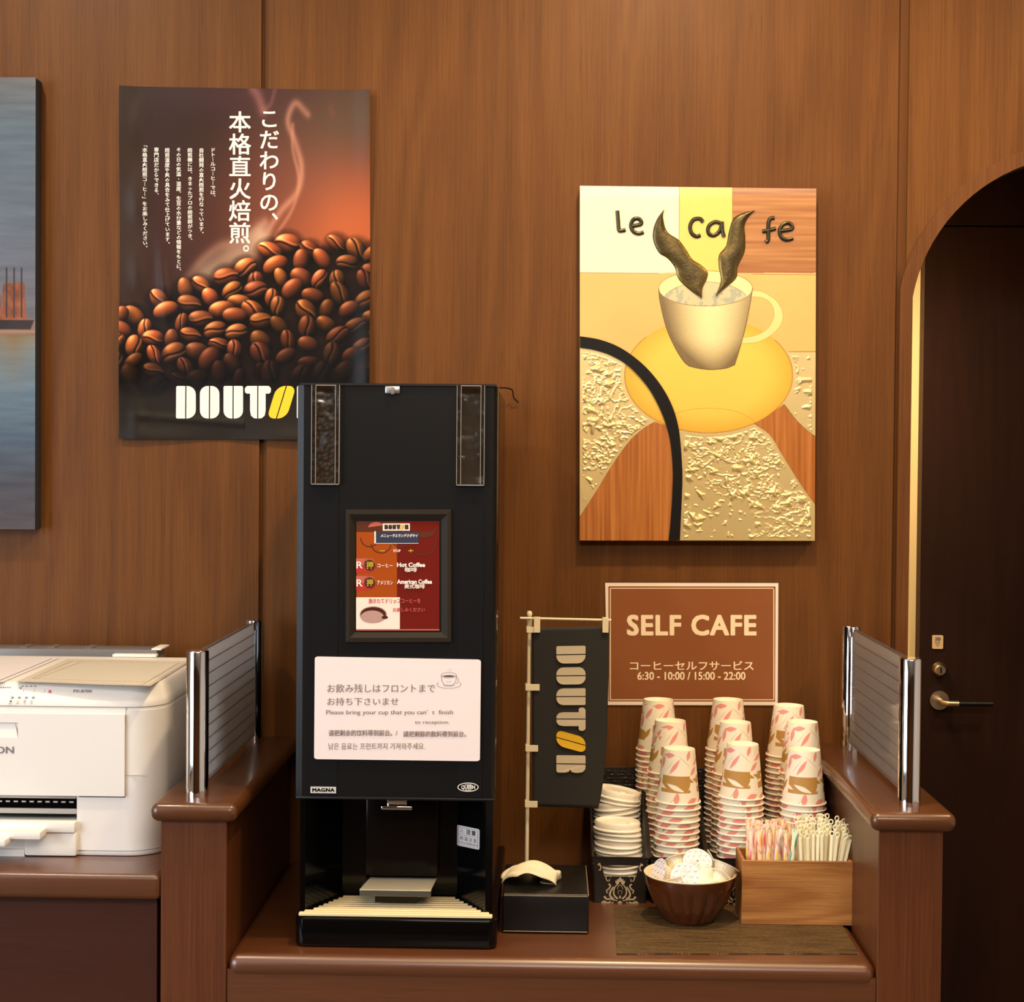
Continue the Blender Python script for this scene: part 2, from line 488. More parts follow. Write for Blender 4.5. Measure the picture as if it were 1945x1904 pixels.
# each panel has its own run of veneer
sd = wall.data.attributes.new('seed', 'FLOAT_VECTOR', 'POINT')
vals = []
for v in wall.data.vertices:
    x = v.co.x
    s = 0.0 if x <= JX0 + 1e-4 else (4.2 if x <= KX0 + 1e-4 else 9.1)
    vals.extend((s, s * .5, s * .8))
sd.data.foreach_set('vector', vals)
struct(wall, 'brown wood veneer panelled back wall with two vertical joints and an arched opening')

a_out = arc_pts(AR_O, TX0)
mb = MB()
n = len(a_in)
ring_o = [(TX0, 0.0)] + a_out + [(a_out[-1][0], 0.0)]
ring_i = [(TX1, 0.0)] + a_in + [(a_in[-1][0], 0.0)]
vs, fs = [], []
for (o, i) in zip(ring_o, ring_i):
    vs += [(o[0], -.006, o[1]), (i[0], -.006, i[1]), (i[0], .045, i[1]), (o[0], .002, o[1])]
for k in range(len(ring_o) - 1):
    a = 4 * k; b = a + 4
    fs += [[a, a + 1, b + 1, b], [a + 1, a + 2, b + 2, b + 1], [a + 3, a, b, b + 3]]
mb.add(vs, fs)
struct(mb.build('trim_1', wood('arch_trim_veneer', rgb(84, 46, 22), rgb(116, 66, 34), rgb(136, 84, 46), 'z', rough=.42, spec=.2, figure=.3, seed=6.6, tone=(.74, .84, .74)), smooth=30), 'wood edge band around the arched opening')

struct(MB().box(-3.0, XR, -5.6, .9, -.05, 0).build('floor', M['floor'], smooth=None), 'lobby floor')
struct(MB().box(-3.0, XR, -5.6, .9, ZC, ZC + .05).build('ceiling', M['plaster'], smooth=None), 'lobby ceiling')
mb = MB()                                                    # left wall with the lobby window
mb.box(-3.05, -3.0, -5.6, -3.8, 0, ZC).box(-3.05, -3.0, -1.6, .03, 0, ZC).box(-3.05, -3.0, -3.8, -1.6, 0, .65).box(-3.05, -3.0, -3.8, -1.6, 2.45, ZC)
struct(mb.build('wall_left', M['plaster'], smooth=None), 'lobby wall with a window')
struct(MB().box(XR, XR + .05, -5.6, .9, 0, ZC).build('wall_right', M['plaster'], smooth=None), 'lobby side wall')
struct(MB().box(-3.05, XR + .05, -5.65, -5.6, 0, ZC).build('wall_front', M['wall'], smooth=None), 'lobby wall behind the viewer')
mb = MB()                                                    # unseen bars added across the window so the chrome mirrors stripes
for y in np.linspace(-3.8, -1.6, 6): mb.box(-2.99, -2.86, y - .03, y + .03, .65, 2.45)
for z in (.65, 2.45): mb.box(-2.99, -2.86, -3.8, -1.6, z - .03, z + .03)
struct(mb.build('added_window_bars', mat('added_bars', rgb(70, 62, 56), .5), smooth=None), 'unseen window bars added for stripes in the chrome')
# passage behind the arch
YD = 0.80
dx0 = at(1751, 760, YD).x; dz1 = at(1860, 431, YD).z
mb = MB().box(-.2, XR, YD + .03, YD + .06, 0, ZC)
struct(mb.build('wall_passage', M['cream_wall'], smooth=None), 'cream wall of the passage behind the arch')
mb = MB().box(.28, .30, .03, YD + .03, 0, ZC)
struct(mb.build('wall_passage_side', M['cream_wall'], smooth=None), 'side wall of the passage')
dw = dx0 + .84
mb = MB()
mb.box(dx0, dw, YD - .01, YD + .03, 0, dz1 - .002)
door = mb.build('door_1', M['door'], smooth=None)
struct(door, 'dark brown veneer door in the passage behind the arch')
MB().box(dx0, dw, YD - .004, YD + .03, dz1 + .002, ZC).build('transom_panel', M['door'], door, smooth=None)
MB().box(dw, XR, YD - .012, YD + .03, 0, ZC).build('side_panel', M['door'], door, smooth=None)
yk = YD - .012
c = at(1783, 1330, yk)
mb = MB().lathe([(0, 0), (.0185, 0), (.0205, .002), (.0205, .008), (0, .008)][::-1], 40, c, M=Matrix.Rotation(PI / 2, 4, 'X'))
mb.tube([c + Vector((0, -.006, 0)), c + Vector((0, -.045, 0)), c + Vector((.008, -.052, 0)), c + Vector((.030, -.052, 0))], .0062, 16)
h = mb.build('door_handle', M['brass'], door)
MB().tube([c + Vector((.030, -.052, 0)), c + Vector((.102, -.052, 0))], .0060, 16).build('lever_grip', M['black'], h)
c = at(1784, 1272, yk)
mb = MB().lathe([(0, .016), (.010, .016), (.0125, .013), (.0145, .004), (.0165, 0)], 40, c, M=Matrix.Rotation(PI / 2, 4, 'X'))
mb.box(c.x - .0016, c.x + .0016, c.y - .0175, c.y - .0155, c.z - .006, c.z + .006, mi=1)
mb.build('lock_cylinder', [M['brass'], M['black']], door)
mb = MB()
p0, p1 = at(1771, 1207, yk), at(1791, 1233, yk)
mb.prism([(x, yk - .001, z) for x, z in rrect(p0.x, p1.z, p1.x, p0.z, (.0025,) * 4)], (0, .003, 0))
pl = mb.build('door_plate', mat('plate_beige', rgb(226, 196, 150), .5), door)
mb = MB(); put_text(mb, '押', (1775.5, 1210, 1786.5, 1220), plane(yk - .0015), bold=.02); put_text(mb, '▽', (1776, 1221, 1786, 1229), plane(yk - .0015))
mb.build('plate_lettering', M['ink_grey'], pl, smooth=None)

# ------------------------------------------------------------------ built-in counter, dividers, desk
ZK = 0.75                       # café counter top
ZCAP = 0.961                    # top of the divider caps
YF = -0.55                      # front plane of the dividers
LX0, LX1 = at(305, 1750, YF).x, at(430, 1750, YF).x
RX0, RX1 = at(1667, 1750, YF).x, at(1789, 1750, YF).x
def divider(x0, x1, label):
    t = thing('counter_divider', label, 'divider', ((x0 + x1) / 2, YF, 0), 'low divider walls of the counter')
    MB().box(x0, x1, YF, -.001, 0, ZCAP - .024, .001, 1).build('divider_body', M['wood_red'], t)
    MB().box(x0 - .013, x1 + .016, YF - .014, -.001, ZCAP - .026, ZCAP, .0115, 6).build('cap_rail', M['wood_cap'], t, smooth=50)
    return t
divider(LX0, LX1, 'low wooden divider wall with bullnose cap between printer desk and coffee machine')
divider(RX0, RX1, 'low wooden divider wall with bullnose cap between the cup baskets and the dark door')
t = thing('coffee_counter', 'glossy brown wooden counter under the coffee machine and cup baskets', 'counter', (0, YF, 0))
mb = MB().box(LX1 + .0005, RX0 - .0005, YF, -.001, ZK - .034, ZK, .015, 7)
mb.build('worktop', M['wood_x'], t, smooth=50)
MB().box(LX1 + .001, RX0 - .001, YF + .002, YF + .02, 0, ZK - .020).build('apron', M['wood_x'], t, smooth=None)
# printer desk
ZD = 0.86
t = thing('printer_desk', 'brown wooden desk with rounded front edge under the white printer', 'desk', (-.9, YF, 0))
MB().box(-1.7, LX0 - .0005, YF - .002, -.001, ZD - .036, ZD, .008, 5).build('desk_top', M['wood_x'], t, smooth=50)
gx = at(298, 1800, YF + .02).x
MB().box(-1.7, gx, YF + .02, -.05, 0, ZD - .036).build('cabinet_door', M['cabinet'], t, smooth=None)
MB().box(gx - .002, LX0 - .001, YF + .06, -.05, 0, ZD - .036).build('cabinet_recess', M['black'], t, smooth=None)

# ------------------------------------------------------------------ chrome posts with line-etched glass
def glass_mat(name, tint, line):
    m, nt, p = base_mat(name); N, L = nt.nodes, nt.links
    tc = N.new('ShaderNodeTexCoord'); sp = N.new('ShaderNodeSeparateXYZ'); L.new(tc.outputs['Object'], sp.inputs[0])
    a = N.new('ShaderNodeMath'); a.operation = 'MODULO'; a.inputs[1].default_value = .0186
    o_ = N.new('ShaderNodeMath'); o_.operation = 'ADD'; o_.inputs[1].default_value = .0186 * 3 + .004
    L.new(sp.outputs[2], o_.inputs[0]); L.new(o_.outputs[0], a.inputs[0])
    lt = N.new('ShaderNodeMath'); lt.operation = 'LESS_THAN'; lt.inputs[1].default_value = .0011; L.new(a.outputs[0], lt.inputs[0])
    tr = N.new('ShaderNodeBsdfTransparent'); tr.inputs[0].default_value = (.80, .78, .76, 1)
    tl = N.new('ShaderNodeBsdfTranslucent'); tl.inputs[0].default_value = tint
    m0 = N.new('ShaderNodeMixShader'); m0.inputs[0].default_value = .84; L.new(tr.outputs[0], m0.inputs[1]); L.new(tl.outputs[0], m0.inputs[2])
    gs_ = N.new('ShaderNodeBsdfGlossy'); gs_.inputs['Roughness'].default_value = .08; gs_.inputs[0].default_value = (.8, .8, .8, 1)
    fr_ = N.new('ShaderNodeFresnel'); fr_.inputs[0].default_value = 1.5
    mx = N.new('ShaderNodeMixShader'); L.new(fr_.outputs[0], mx.inputs[0])
    L.new(m0.outputs[0], mx.inputs[1]); L.new(gs_.outputs[0], mx.inputs[2])
    dk = N.new('ShaderNodeBsdfPrincipled'); dk.inputs['Base Color'].default_value = line; dk.inputs['Roughness'].default_value = .3
    m2 = N.new('ShaderNodeMixShader'); L.new(lt.outputs[0], m2.inputs[0]); L.new(mx.outputs[0], m2.inputs[1]); L.new(dk.outputs[0], m2.inputs[2])
    L.new(m2.outputs[0], N['Material Output'].inputs[0])
    return m
GL = glass_mat('etched_glass', rgb(248, 244, 240), rgb(48, 42, 38))
def screen(x, label, sgn):
    t = thing('glass_screen', label, 'glass screen', (x, -.28, ZCAP), 'glass screens on the divider caps')
    yf, yr, H = -.508, -.062, .204
    for y in (yf, yr):
        MB().lathe([(0, 0), (.0155, 0), (.0155, H - .002), (.0145, H), (0, H)], 40, (x, y, ZCAP)).build('post', M['chrome'], t)
    MB().box(x - .003, x + .003, yf + .014, yr - .014, ZCAP + .012, ZCAP + H - .002).build('glass_pane', GL, t, smooth=None)
    MB().box(x - .005, x + .005, yr - .030, yr - .012, ZCAP + H - .016, ZCAP + H + .001, .002).build('clip', M['chrome'], t)
screen(at(375, 1400, -.508).x, 'chrome post screen with dark lined glass beside the white printer', -1)
screen(at(1728, 1400, -.508).x, 'chrome post screen with dark lined glass in front of the dark door', 1)
# ------------------------------------------------------------------ numeric picture helpers
rng = np.random.default_rng(7)
def smooth_noise(h, w, cells, seed, octaves=4):
    g = np.random.default_rng(seed); out = np.zeros((h, w)); amp = 1.0; tot = 0
    for o in range(octaves):
        cy, cx = max(2, int(cells[0] * 2 ** o)), max(2, int(cells[1] * 2 ** o))
        a = g.random((cy + 2, cx + 2))
        y = np.linspace(0, cy, h); x = np.linspace(0, cx, w)
        yi = y.astype(int); xi = x.astype(int); fy = (y - yi)[:, None]; fx = (x - xi)[None, :]
        fy = fy * fy * (3 - 2 * fy); fx = fx * fx * (3 - 2 * fx)
        q = (a[yi][:, xi] * (1 - fy) * (1 - fx) + a[yi][:, xi + 1] * (1 - fy) * fx + a[yi + 1][:, xi] * fy * (1 - fx) + a[yi + 1][:, xi + 1] * fy * fx)
        out += q * amp; tot += amp; amp *= .5
    return out / tot
def inside(poly, X, Y):
    r = np.zeros(X.shape, bool); n = len(poly)
    for i in range(n):
        x0, y0 = poly[i]; x1, y1 = poly[(i + 1) % n]
        if y0 == y1: continue
        c = ((y0 > Y) != (y1 > Y)) & (X < (x1 - x0) * (Y - y0) / (y1 - y0) + x0)
        r ^= c
    return r
def seg_dist(pts, X, Y):
    d = np.full(X.shape, 1e9)
    for (x0, y0), (x1, y1) in zip(pts[:-1], pts[1:]):
        L2 = (x1 - x0) ** 2 + (y1 - y0) ** 2 + 1e-9
        t = np.clip(((X - x0) * (x1 - x0) + (Y - y0) * (y1 - y0)) / L2, 0, 1)
        d = np.minimum(d, np.hypot(X - x0 - t * (x1 - x0), Y - y0 - t * (y1 - y0)))
    return d
def curve(pts, n=12):
    """Catmull-Rom through the points"""
    P = [np.array(p, float) for p in pts]; P = [2 * P[0] - P[1]] + P + [2 * P[-1] - P[-2]]
    out = []
    for i in range(1, len(P) - 2):
        for k in range(n):
            t = k / n
            out.append(.5 * (2 * P[i] + (P[i + 1] - P[i - 1]) * t + (2 * P[i - 1] - 5 * P[i] + 4 * P[i + 1] - P[i + 2]) * t * t + (3 * P[i] - P[i - 1] - 3 * P[i + 1] + P[i + 2]) * t ** 3))
    out.append(P[-2]); return [tuple(q) for q in out]
def blend(img, mask, color):
    m = mask[..., None]; img[:] = img * (1 - m) + np.array(color, float) * m

# ------------------------------------------------------------------ harbour painting on the left
yc = -.034
c0 = at(68, 147, yc); c1 = at(66.5, 1006, yc)
cxr = (c0.x + c1.x) / 2; cw = .62
t = thing('harbour_painting', 'tall blue-grey canvas painting of rust-coloured boats on calm water', 'painting', (cxr - cw / 2, 0, c1.z))
MB().box(cxr - cw, cxr, yc, -.0005, c1.z, c0.z, .002, 2).build('canvas_body', mat('dark_canvas_edge', rgb(52, 52, 56), .8, bump=.5, bscale=900), t)
ny, nx = 620, 440
V_, U_ = np.meshgrid(np.linspace(0, 1, ny), np.linspace(0, 1, nx), indexing='ij')
ky = [0, .12, .25, .40, .53, .555, .565, .60, .70, .80, .90, 1]
kc = [(118, 120, 124), (104, 122, 136), (112, 126, 142), (118, 126, 142), (124, 122, 132), (150, 120, 110), (150, 140, 118), (140, 150, 152), (112, 138, 158), (92, 112, 134), (86, 88, 100), (94, 90, 96)]
img = np.stack([np.interp(V_ + (smooth_noise(ny, nx, (30, 3), 5) - .5) * .03, ky, [c[k] for c in kc]) for k in range(3)], -1)
img += (smooth_noise(ny, nx, (90, 8), 6)[..., None] - .5) * 26
for bx in (1 - .058, 1 - .125, .70, .58, .30):            # boats and their mirrored colours
    hh = .055 + .03 * ((bx * 37) % 1)
    sail = inside([(bx - .035, .535), (bx - .030, .535 - hh), (bx + .028, .532 - hh), (bx + .034, .535)], U_, V_)
    n_ = smooth_noise(ny, nx, (60, 50), int(bx * 100))
    blend(img, sail * .9, (158, 88, 58)); img += sail[..., None] * (n_[..., None] - .5) * np.array([90, 60, 40])
    for m_ in (-.02, 0, .02):
        blend(img, (np.abs(U_ - bx - m_) < .0022) & (V_ > .535 - hh - .035) & (V_ < .53), (74, 66, 66))
    hull = inside([(bx - .055, .536), (bx + .055, .536), (bx + .045, .556), (bx - .048, .556)], U_, V_)
    blend(img, hull * .9, (56, 50, 52))
    refl = np.exp(-((U_ - bx) / .03) ** 2) * np.exp(-np.maximum(V_ - .568, 0) / .05) * (V_ > .566)
    blend(img, np.clip(refl * .75, 0, 1), (150, 116, 78))
blend(img, np.exp(-((V_ - .561) / .0035) ** 2) * .8, (196, 150, 122))
img *= .84
X = cxr - cw + U_ * cw; Z = c0.z + (c1.z - c0.z) * V_
grid_mesh('painted_face', np.stack([X, np.full_like(X, yc - .0006), Z], -1), img, print_mat('oil_paint', .6, .2, bump=.35, bscale=420), t)

# ------------------------------------------------------------------ coffee bean poster
PW, PH = 470, 664
PY = -.004
TL, TR, BR, BL = at(228, 164, PY), at(704, 172, PY), at(702, 836, PY), at(227, 834, PY)
def poster_uv(px, py):
    u = (px - (228 - (py - 164) / 670)) / 475.5
    v = (py - (164 + 8 * (u))) / (670 - 6 * u); return u, v
def poster_relief(u, v):
    u = np.asarray(u, float); v = np.asarray(v, float)
    d = .007 * np.exp(-(u / .05) ** 2) * (.5 + .5 * np.sin(v * 9 + 1)) + .008 * np.exp(-((1 - u) / .05) ** 2) * (.55 + .45 * np.cos(v * 7))
    d = d + .0035 * np.exp(-((u - .07) / .035) ** 2) * np.sin(v * 15) ** 2 + .0018 * np.sin(u * 7 + v * 3) * np.sin(v * 8)
    d = d + .006 * np.exp(-((v - 1) / .03) ** 2) * (.5 + .5 * np.sin(u * 11)) + .0025 * np.exp(-((v - .93 - .05 * u) / .012) ** 2) * (u < .5) * np.clip(u * 6, 0, 1)
    d = d + .003 * np.exp(-((u - .12 - v * .1) / .02) ** 2 - ((v - .55) / .08) ** 2)
    return np.maximum(d, -.002)
def poster_pt(u, v):
    p = (np.asarray(TL) * (1 - u) + np.asarray(TR) * u) * (1 - v) + (np.asarray(BL) * (1 - u) + np.asarray(BR) * u) * v
    return (p[0], p[1] - float(poster_relief(u, v)), p[2])
def poster_surf(px, py):
    return poster_pt(*poster_uv(px, py))
def zp(zx, zy):                                            # enlargement -> frame
    return zx / 2.559, 130 + zy / 2.559
V_, U_ = np.meshgrid(np.linspace(0, 1, PH), np.linspace(0, 1, PW), indexing='ij')
gs = lambda cu, cv, su, sv: np.exp(-((U_ - cu) / su) ** 2 - ((V_ - cv) / sv) ** 2)
img = np.zeros((PH, PW, 3)) + np.array((58, 40, 38))
blend(img, gs(.30, .42, .40, .30) * .75, (92, 56, 48))
blend(img, gs(.88, .40, .42, .26) * .95, (196, 98, 54))
blend(img, gs(.70, .22, .25, .20) * .55, (126, 78, 66))
blend(img, gs(.95, .08, .30, .12) * .6, (82, 70, 52))
blend(img, gs(.40, .02, .25, .05) * .6, (96, 56, 62))
blend(img, gs(.03, .30, .08, .5) * .35, (92, 80, 52))  # olive sheen of the curved left edge, painted into the print
blend(img, np.clip((V_ - .84) / .04, 0, 1) * .95, (38, 34, 28))
for pts, wd, st, col in (
        ([(.52, .50), (.58, .42), (.64, .35), (.71, .29), (.725, .22), (.70, .15), (.67, .09), (.70, .04), (.75, .07)], .012, .55, (226, 158, 130)),
        ([(.62, .42), (.69, .34), (.715, .26), (.69, .17), (.69, .10)], .007, .45, (220, 150, 120)),
        ([(.57, .06), (.55, .02), (.53, 0)], .018, .6, (186, 120, 116)), ([(.57, .06), (.60, .045), (.62, .0)], .008, .3, (186, 120, 116)),
        ([(.84, .05), (.85, .07)], .012, .4, (130, 70, 60)),
        ([(.27, .54), (.33, .49), (.40, .45), (.46, .44), (.52, .42), (.58, .38)], .016, .6, (214, 150, 128)),
        ([(.34, .53), (.42, .49), (.50, .46), (.56, .42)], .035, .75, (246, 206, 172))):
    d = seg_dist(curve(pts, 8), U_, V_ * 1.41 / 1.41)
    fade = smooth_noise(PH, PW, (9, 6), 31, 2)
    blend(img, np.clip(np.exp(-(d / wd) ** 2) * st * (.4 + 1.1 * fade), 0, 1), col)
img *= (.70 + .28 * np.clip((U_ - .35) / .5, 0, 1))[..., None]
ou = [0, .11, .18, .23, .30, .34, .42, .47, .56, .60, .66, .72, .78, .86, .92, 1]
ov = [.63, .617, .585, .558, .55, .54, .515, .495, .470, .445, .425, .43, .435, .42, .43, .45]
g = np.random.default_rng(12); beans = []
yy = 0.0
while yy < .46:
    uu = g.random() * .05 - .02
    while uu < 1.04:
        v0 = np.interp(uu, ou, ov) + .018 + yy + g.normal() * .006
        if v0 < .875: beans.append((v0, uu + g.normal() * .008))
        uu += .070 + g.random() * .034
    yy += .045
beans.sort()
yy_, xx_ = np.mgrid[0:PH, 0:PW].astype(float)
Lt = np.array([-.42, -.62, .66]); Lt /= np.linalg.norm(Lt)
hp = np.clip((V_ - np.interp(U_, ou, ov) - .01) / .03, 0, 1); blend(img, hp * .92, (34, 18, 11))
for v0, u0 in beans:
    cy, cx = v0 * PH, u0 * PW
    a = PW * g.uniform(.042, .058); b_ = a * g.uniform(.60, .76); an = g.uniform(0, PI)
    R_ = int(a * 1.4) + 2
    y0, y1, x0, x1 = max(0, int(cy) - R_), min(PH, int(cy) + R_), max(0, int(cx) - R_), min(PW, int(cx) + R_)
    if y0 >= y1 or x0 >= x1: continue
    X = xx_[y0:y1, x0:x1] - cx; Y = yy_[y0:y1, x0:x1] - cy
    p = (X * math.cos(an) + Y * math.sin(an)) / a; q = (-X * math.sin(an) + Y * math.cos(an)) / b_
    r2 = p * p + q * q
    sub = img[y0:y1, x0:x1]
    r3 = (X / (a * 1.25)) ** 2 + ((Y - 2) / (a * 1.15)) ** 2
    sub *= (1 - .55 * np.clip(1.25 - r3, 0, 1))[..., None]
    nz = np.sqrt(np.clip(1 - r2, 0, 1)) + .12
    nx_ = p * math.cos(an) / a * b_ - q * math.sin(an); ny_ = p * math.sin(an) / a * b_ + q * math.cos(an)
    ln = np.sqrt(nx_ ** 2 + ny_ ** 2 + nz ** 2)
    dif = np.clip((nx_ * Lt[0] + ny_ * Lt[1] + nz * Lt[2]) / ln, 0, 1)
    depth = np.clip((v0 - np.interp(u0, ou, ov)) / .40, 0, 1)
    lum = (1.15 - .85 * depth ** 1.3) * g.uniform(.75, 1.1) * (1.0 - .35 * max(0, u0 - .7) / .3)
    if v0 > .76: lum *= max(.12, 1 - (v0 - .76) / .10)
    base = np.array((178, 92, 46)) * np.array((1, g.uniform(.9, 1.08), g.uniform(.85, 1.1)))
    col = base * (.10 + 1.0 * dif[..., None] ** 1.3) * lum + np.array((255, 205, 160)) * (np.clip(dif, 0, 1) ** 14)[..., None] * .45 * lum
    if g.random() < .55:                                   # the crease of the bean
        s = q - g.uniform(-.25, .25) - .22 * np.sin(p * 2.6) * g.choice((-1, 1))
        col *= (1 - .80 * np.exp(-(s / .11) ** 2) * (np.abs(p) < .93))[..., None]
        col += np.array((200, 130, 80)) * (np.exp(-((s + .24) / .10) ** 2) * .35 * lum * (np.abs(p) < .85))[..., None]
    al = np.clip((1 - r2) * a * .5, 0, 1)[..., None]
    sub[:] = sub * (1 - al) + col * al
blend(img, np.clip((V_ - .83) / .06, 0, 1) * .85, (36, 32, 27))
P = (np.array(TL) * (1 - U_)[..., None] + np.array(TR) * U_[..., None]) * (1 - V_)[..., None] + (np.array(BL) * (1 - U_)[..., None] + np.array(BR) * U_[..., None]) * V_[..., None]
P[..., 1] -= poster_relief(U_, V_)
t = thing('coffee_poster', 'glossy dark poster of roasted coffee beans with white vertical lettering', 'poster', tuple((Vector(BL) + Vector(BR)) / 2))
grid_mesh('printed_sheet', P, img, print_mat('poster_print', .40, .15), t)
mb = MB()
for body, zx, y0, y1, wd, bd in (('こだわりの\n︑', 1310, 205, 735, 96, .012), ('本格直火焙煎', 1167, 208, 850, 108, .012)):
    x0, ya = zp(zx - wd / 2, y0); x1, yb = zp(zx + wd / 2, y1)
    if '\n' in body:
        x0b, ya_ = zp(1262, 208); x1b, yb_ = zp(1356, 690)
        put_text(mb, '\n'.join('こだわりの'), (x0b, ya_, x1b, yb_), poster_surf, fat=bd, align='CENTER')
        q0 = zp(1322, 700); q1 = zp(1352, 735); put_text(mb, '、', (q0[0], q0[1], q1[0], q1[1]), poster_surf, bold=bd)
    else:
        put_text(mb, '\n'.join(body), (x0, ya, x1, yb), poster_surf, fat=bd, align='CENTER')
q0 = zp(1183, 858); q1 = zp(1212, 890); put_text(mb, '。', (q0[0], q0[1], q1[0], q1[1]), poster_surf, bold=.01)
for body, zx, y0, y1 in (('ド︱︱ルコ︱ヒ︱では︑', 1036, 386, 620), ('自社開発の直火焙煎を行なっています︒', 980, 386, 800),
                          ('焙煎機には︑きまったプロの焙煎師がつき︑', 925, 386, 832), ('その日の気温・湿度︑生豆の水分量などの情報をもとに︑', 870, 386, 980),
                          ('焙煎温度や炎の具合をみて仕上げています︒', 815, 386, 850), ('専門店だからできる︑', 762, 384, 612),
                          ('﹁本格直火焙煎コ︱ヒ︱﹂をお楽しみください︒', 706, 376, 868)):
    body = body.replace('ド︱︱ル', 'ドト︱ル')
    x0, ya = zp(zx - 12, y0); x1, yb = zp(zx + 12, y1)
    put_text(mb, '\n'.join(body), (x0, ya, x1, yb), poster_surf, fat=.012, align='CENTER', res=1)
mb.build('lettering', M['print_white'], t, smooth=None)
x0, ya = zp(857, 1543); _, yb = zp(857, 1702)
mb = MB(); put_logo(mb, x0, ya, yb - ya, poster_surf, 6, 1.0)
mb.build('logo', [M['print_white'], M['print_yellow']], t, smooth=None)

# ------------------------------------------------------------------ relief panel picture
BY = -.026
bTL, bTR, bBR, bBL = at(1101.5, 353, BY), at(1550.5, 358.5, BY), at(1547.5, 1027.5, BY), at(1101, 1027, BY)
def board_uv(zx, zy):                                      # enlarged-sketch coordinates
    u = (zx - (105 - (zy - 83) * .0012)) / (1124 - (zy - 83) * .003)
    v = (zy - (83 + 14 * u)) / (1690 - 11 * u); return u, v
def board_np(u, v, out=0.0):
    u = np.asarray(u)[..., None]; v = np.asarray(v)[..., None]
    p = (np.array(bTL) * (1 - u) + np.array(bTR) * u) * (1 - v) + (np.array(bBL) * (1 - u) + np.array(bBR) * u) * v
    p[..., 1] -= out; return p
def board_surf(zx, zy):
    return tuple(board_np(*board_uv(zx, zy)))
t = thing('cafe_picture', 'relief panel picture of a yellow steaming cup with raised writing', 'picture', tuple((bBL + bBR) / 2 + Vector((0, .013, 0))))
mb = MB(); mb.prism([bBL, bBR, bTR, bTL], (0, .0255, 0))
mb.build('panel', mat('panel_edge', rgb(120, 84, 44), .5), t, smooth=None)
W_, H_ = 470, 706
V_, U_ = np.meshgrid(np.linspace(0, 1, H_), np.linspace(0, 1, W_), indexing='ij')
SX = 105 + U_ * 1121; SY = 83 + 14 * U_ + V_ * (1690 - 11 * U_)
def cover(poly):                                           # soft-edged coverage
    acc = np.zeros(SX.shape)
    for ox, oy in ((-.8, -.8), (.8, -.8), (-.8, .8), (.8, .8)): acc += inside(poly, SX + ox, SY + oy)
    return acc / 4
def ell(cx, cy, rx, ry):
    d = np.hypot((SX - cx) / rx, (SY - cy) / ry); return np.clip((1 - d) * min(rx, ry) / 2.4 + .5, 0, 1), d
strip_out = curve([(95, 797), (200, 815), (300, 855), (400, 928), (480, 1018), (540, 1122), (575, 1240), (590, 1400), (592, 1500), (586, 1650), (580, 1785)])
strip_in = curve([(95, 850), (180, 865), (260, 893), (340, 943), (420, 1030), (470, 1112), (510, 1205), (535, 1300), (546, 1420), (546, 1500), (540, 1630), (527, 1785)])
tree_l = curve([(80, 1695), (180, 1540), (250, 1425), (330, 1310), (400, 1242), (460, 1205)])
tree_r = curve([(935, 1215), (1010, 1270), (1060, 1350), (1110, 1432), (1170, 1525), (1240, 1620)])
wedge = curve([(1078, 1122), (1130, 1190), (1180, 1240), (1240, 1285)])
img = np.zeros((H_, W_, 3)) + np.array((222, 192, 120))
pn = smooth_noise(H_, W_, (8, 6), 3)
blend(img, ((SY < 497) & (SX < 577)).astype(float), (250, 244, 212)); blend(img, ((SY < 497) & (SX >= 577) & (SX < 829)).astype(float), (244, 216, 112))
gr = smooth_noise(H_, W_, (130, 3), 9)
wd = ((SY < 500) & (SX >= 829)).astype(float)
blend(img, wd, (180, 120, 64)); img += wd[..., None] * (gr[..., None] - .5) * 60
blend(img, wd * np.clip((SY - 470) / 30, 0, 1) * .6, (150, 80, 44))
tan_ = ((SY >= 497) & (SY < 872)).astype(float); blend(img, tan_, (232, 190, 112))
img += (pn[..., None] - .5) * 10
grv = smooth_noise(H_, W_, (4, 110), 21)
for poly in ([*tree_l, (520, 1225), (560, 1300), (560, 1790), (60, 1790)], [*tree_r, (1240, 1285), *wedge[::-1], (960, 1205)]):
    c_ = cover(poly); blend(img, c_, (182, 110, 42)); img += c_[..., None] * (grv[..., None] - .5) * 70
pc, pd = ell(718, 985, 399, 274)
pl_col = np.array((246, 210, 88)) * np.ones_like(img); ee = np.clip((pd - .62) / .38, 0, 1)[..., None] ** 1.6
pl_col = pl_col * (1 - ee * .75) + np.array((240, 170, 44)) * ee * .75
img[:] = img * (1 - pc[..., None]) + pl_col * pc[..., None]
handle_o = curve([(920, 580), (975, 588), (1040, 630), (1070, 690), (1060, 745), (1010, 797), (945, 828), (868, 833)])
handle_i = curve([(874, 805), (930, 797), (985, 772), (1020, 728), (1028, 682), (1010, 640), (972, 616), (924, 611)])
blend(img, cover(handle_o + handle_i), (248, 226, 150))
rc, rd = ell(703, 571, 223, 84)
cup_l = curve([(480, 571), (488, 640), (518, 760), (560, 855), (600, 918), (626, 941)])
cup_b = curve([(626, 941), (680, 953), (735, 957), (800, 951), (842, 935)])
cup_r = curve([(842, 935), (868, 850), (893, 755), (915, 640), (926, 571)])
cup = cup_l + cup_b + cup_r
cc = np.clip(cover(cup), 0, 1)
xl = np.interp(SY, [p[1] for p in cup_l], [p[0] for p in cup_l]); xr = np.interp(SY, [p[1] for p in cup_r][::-1], [p[0] for p in cup_r][::-1])
s = np.clip((SX - xl) / np.maximum(xr - xl, 1), 0, 1); e = np.clip(np.abs(s - .56) * 2 / 1.05, 0, 1) ** 2.0
e = np.clip(e + np.clip((SY - 800) / 150, 0, 1) ** 1.5 * .8, 0, 1)[..., None]
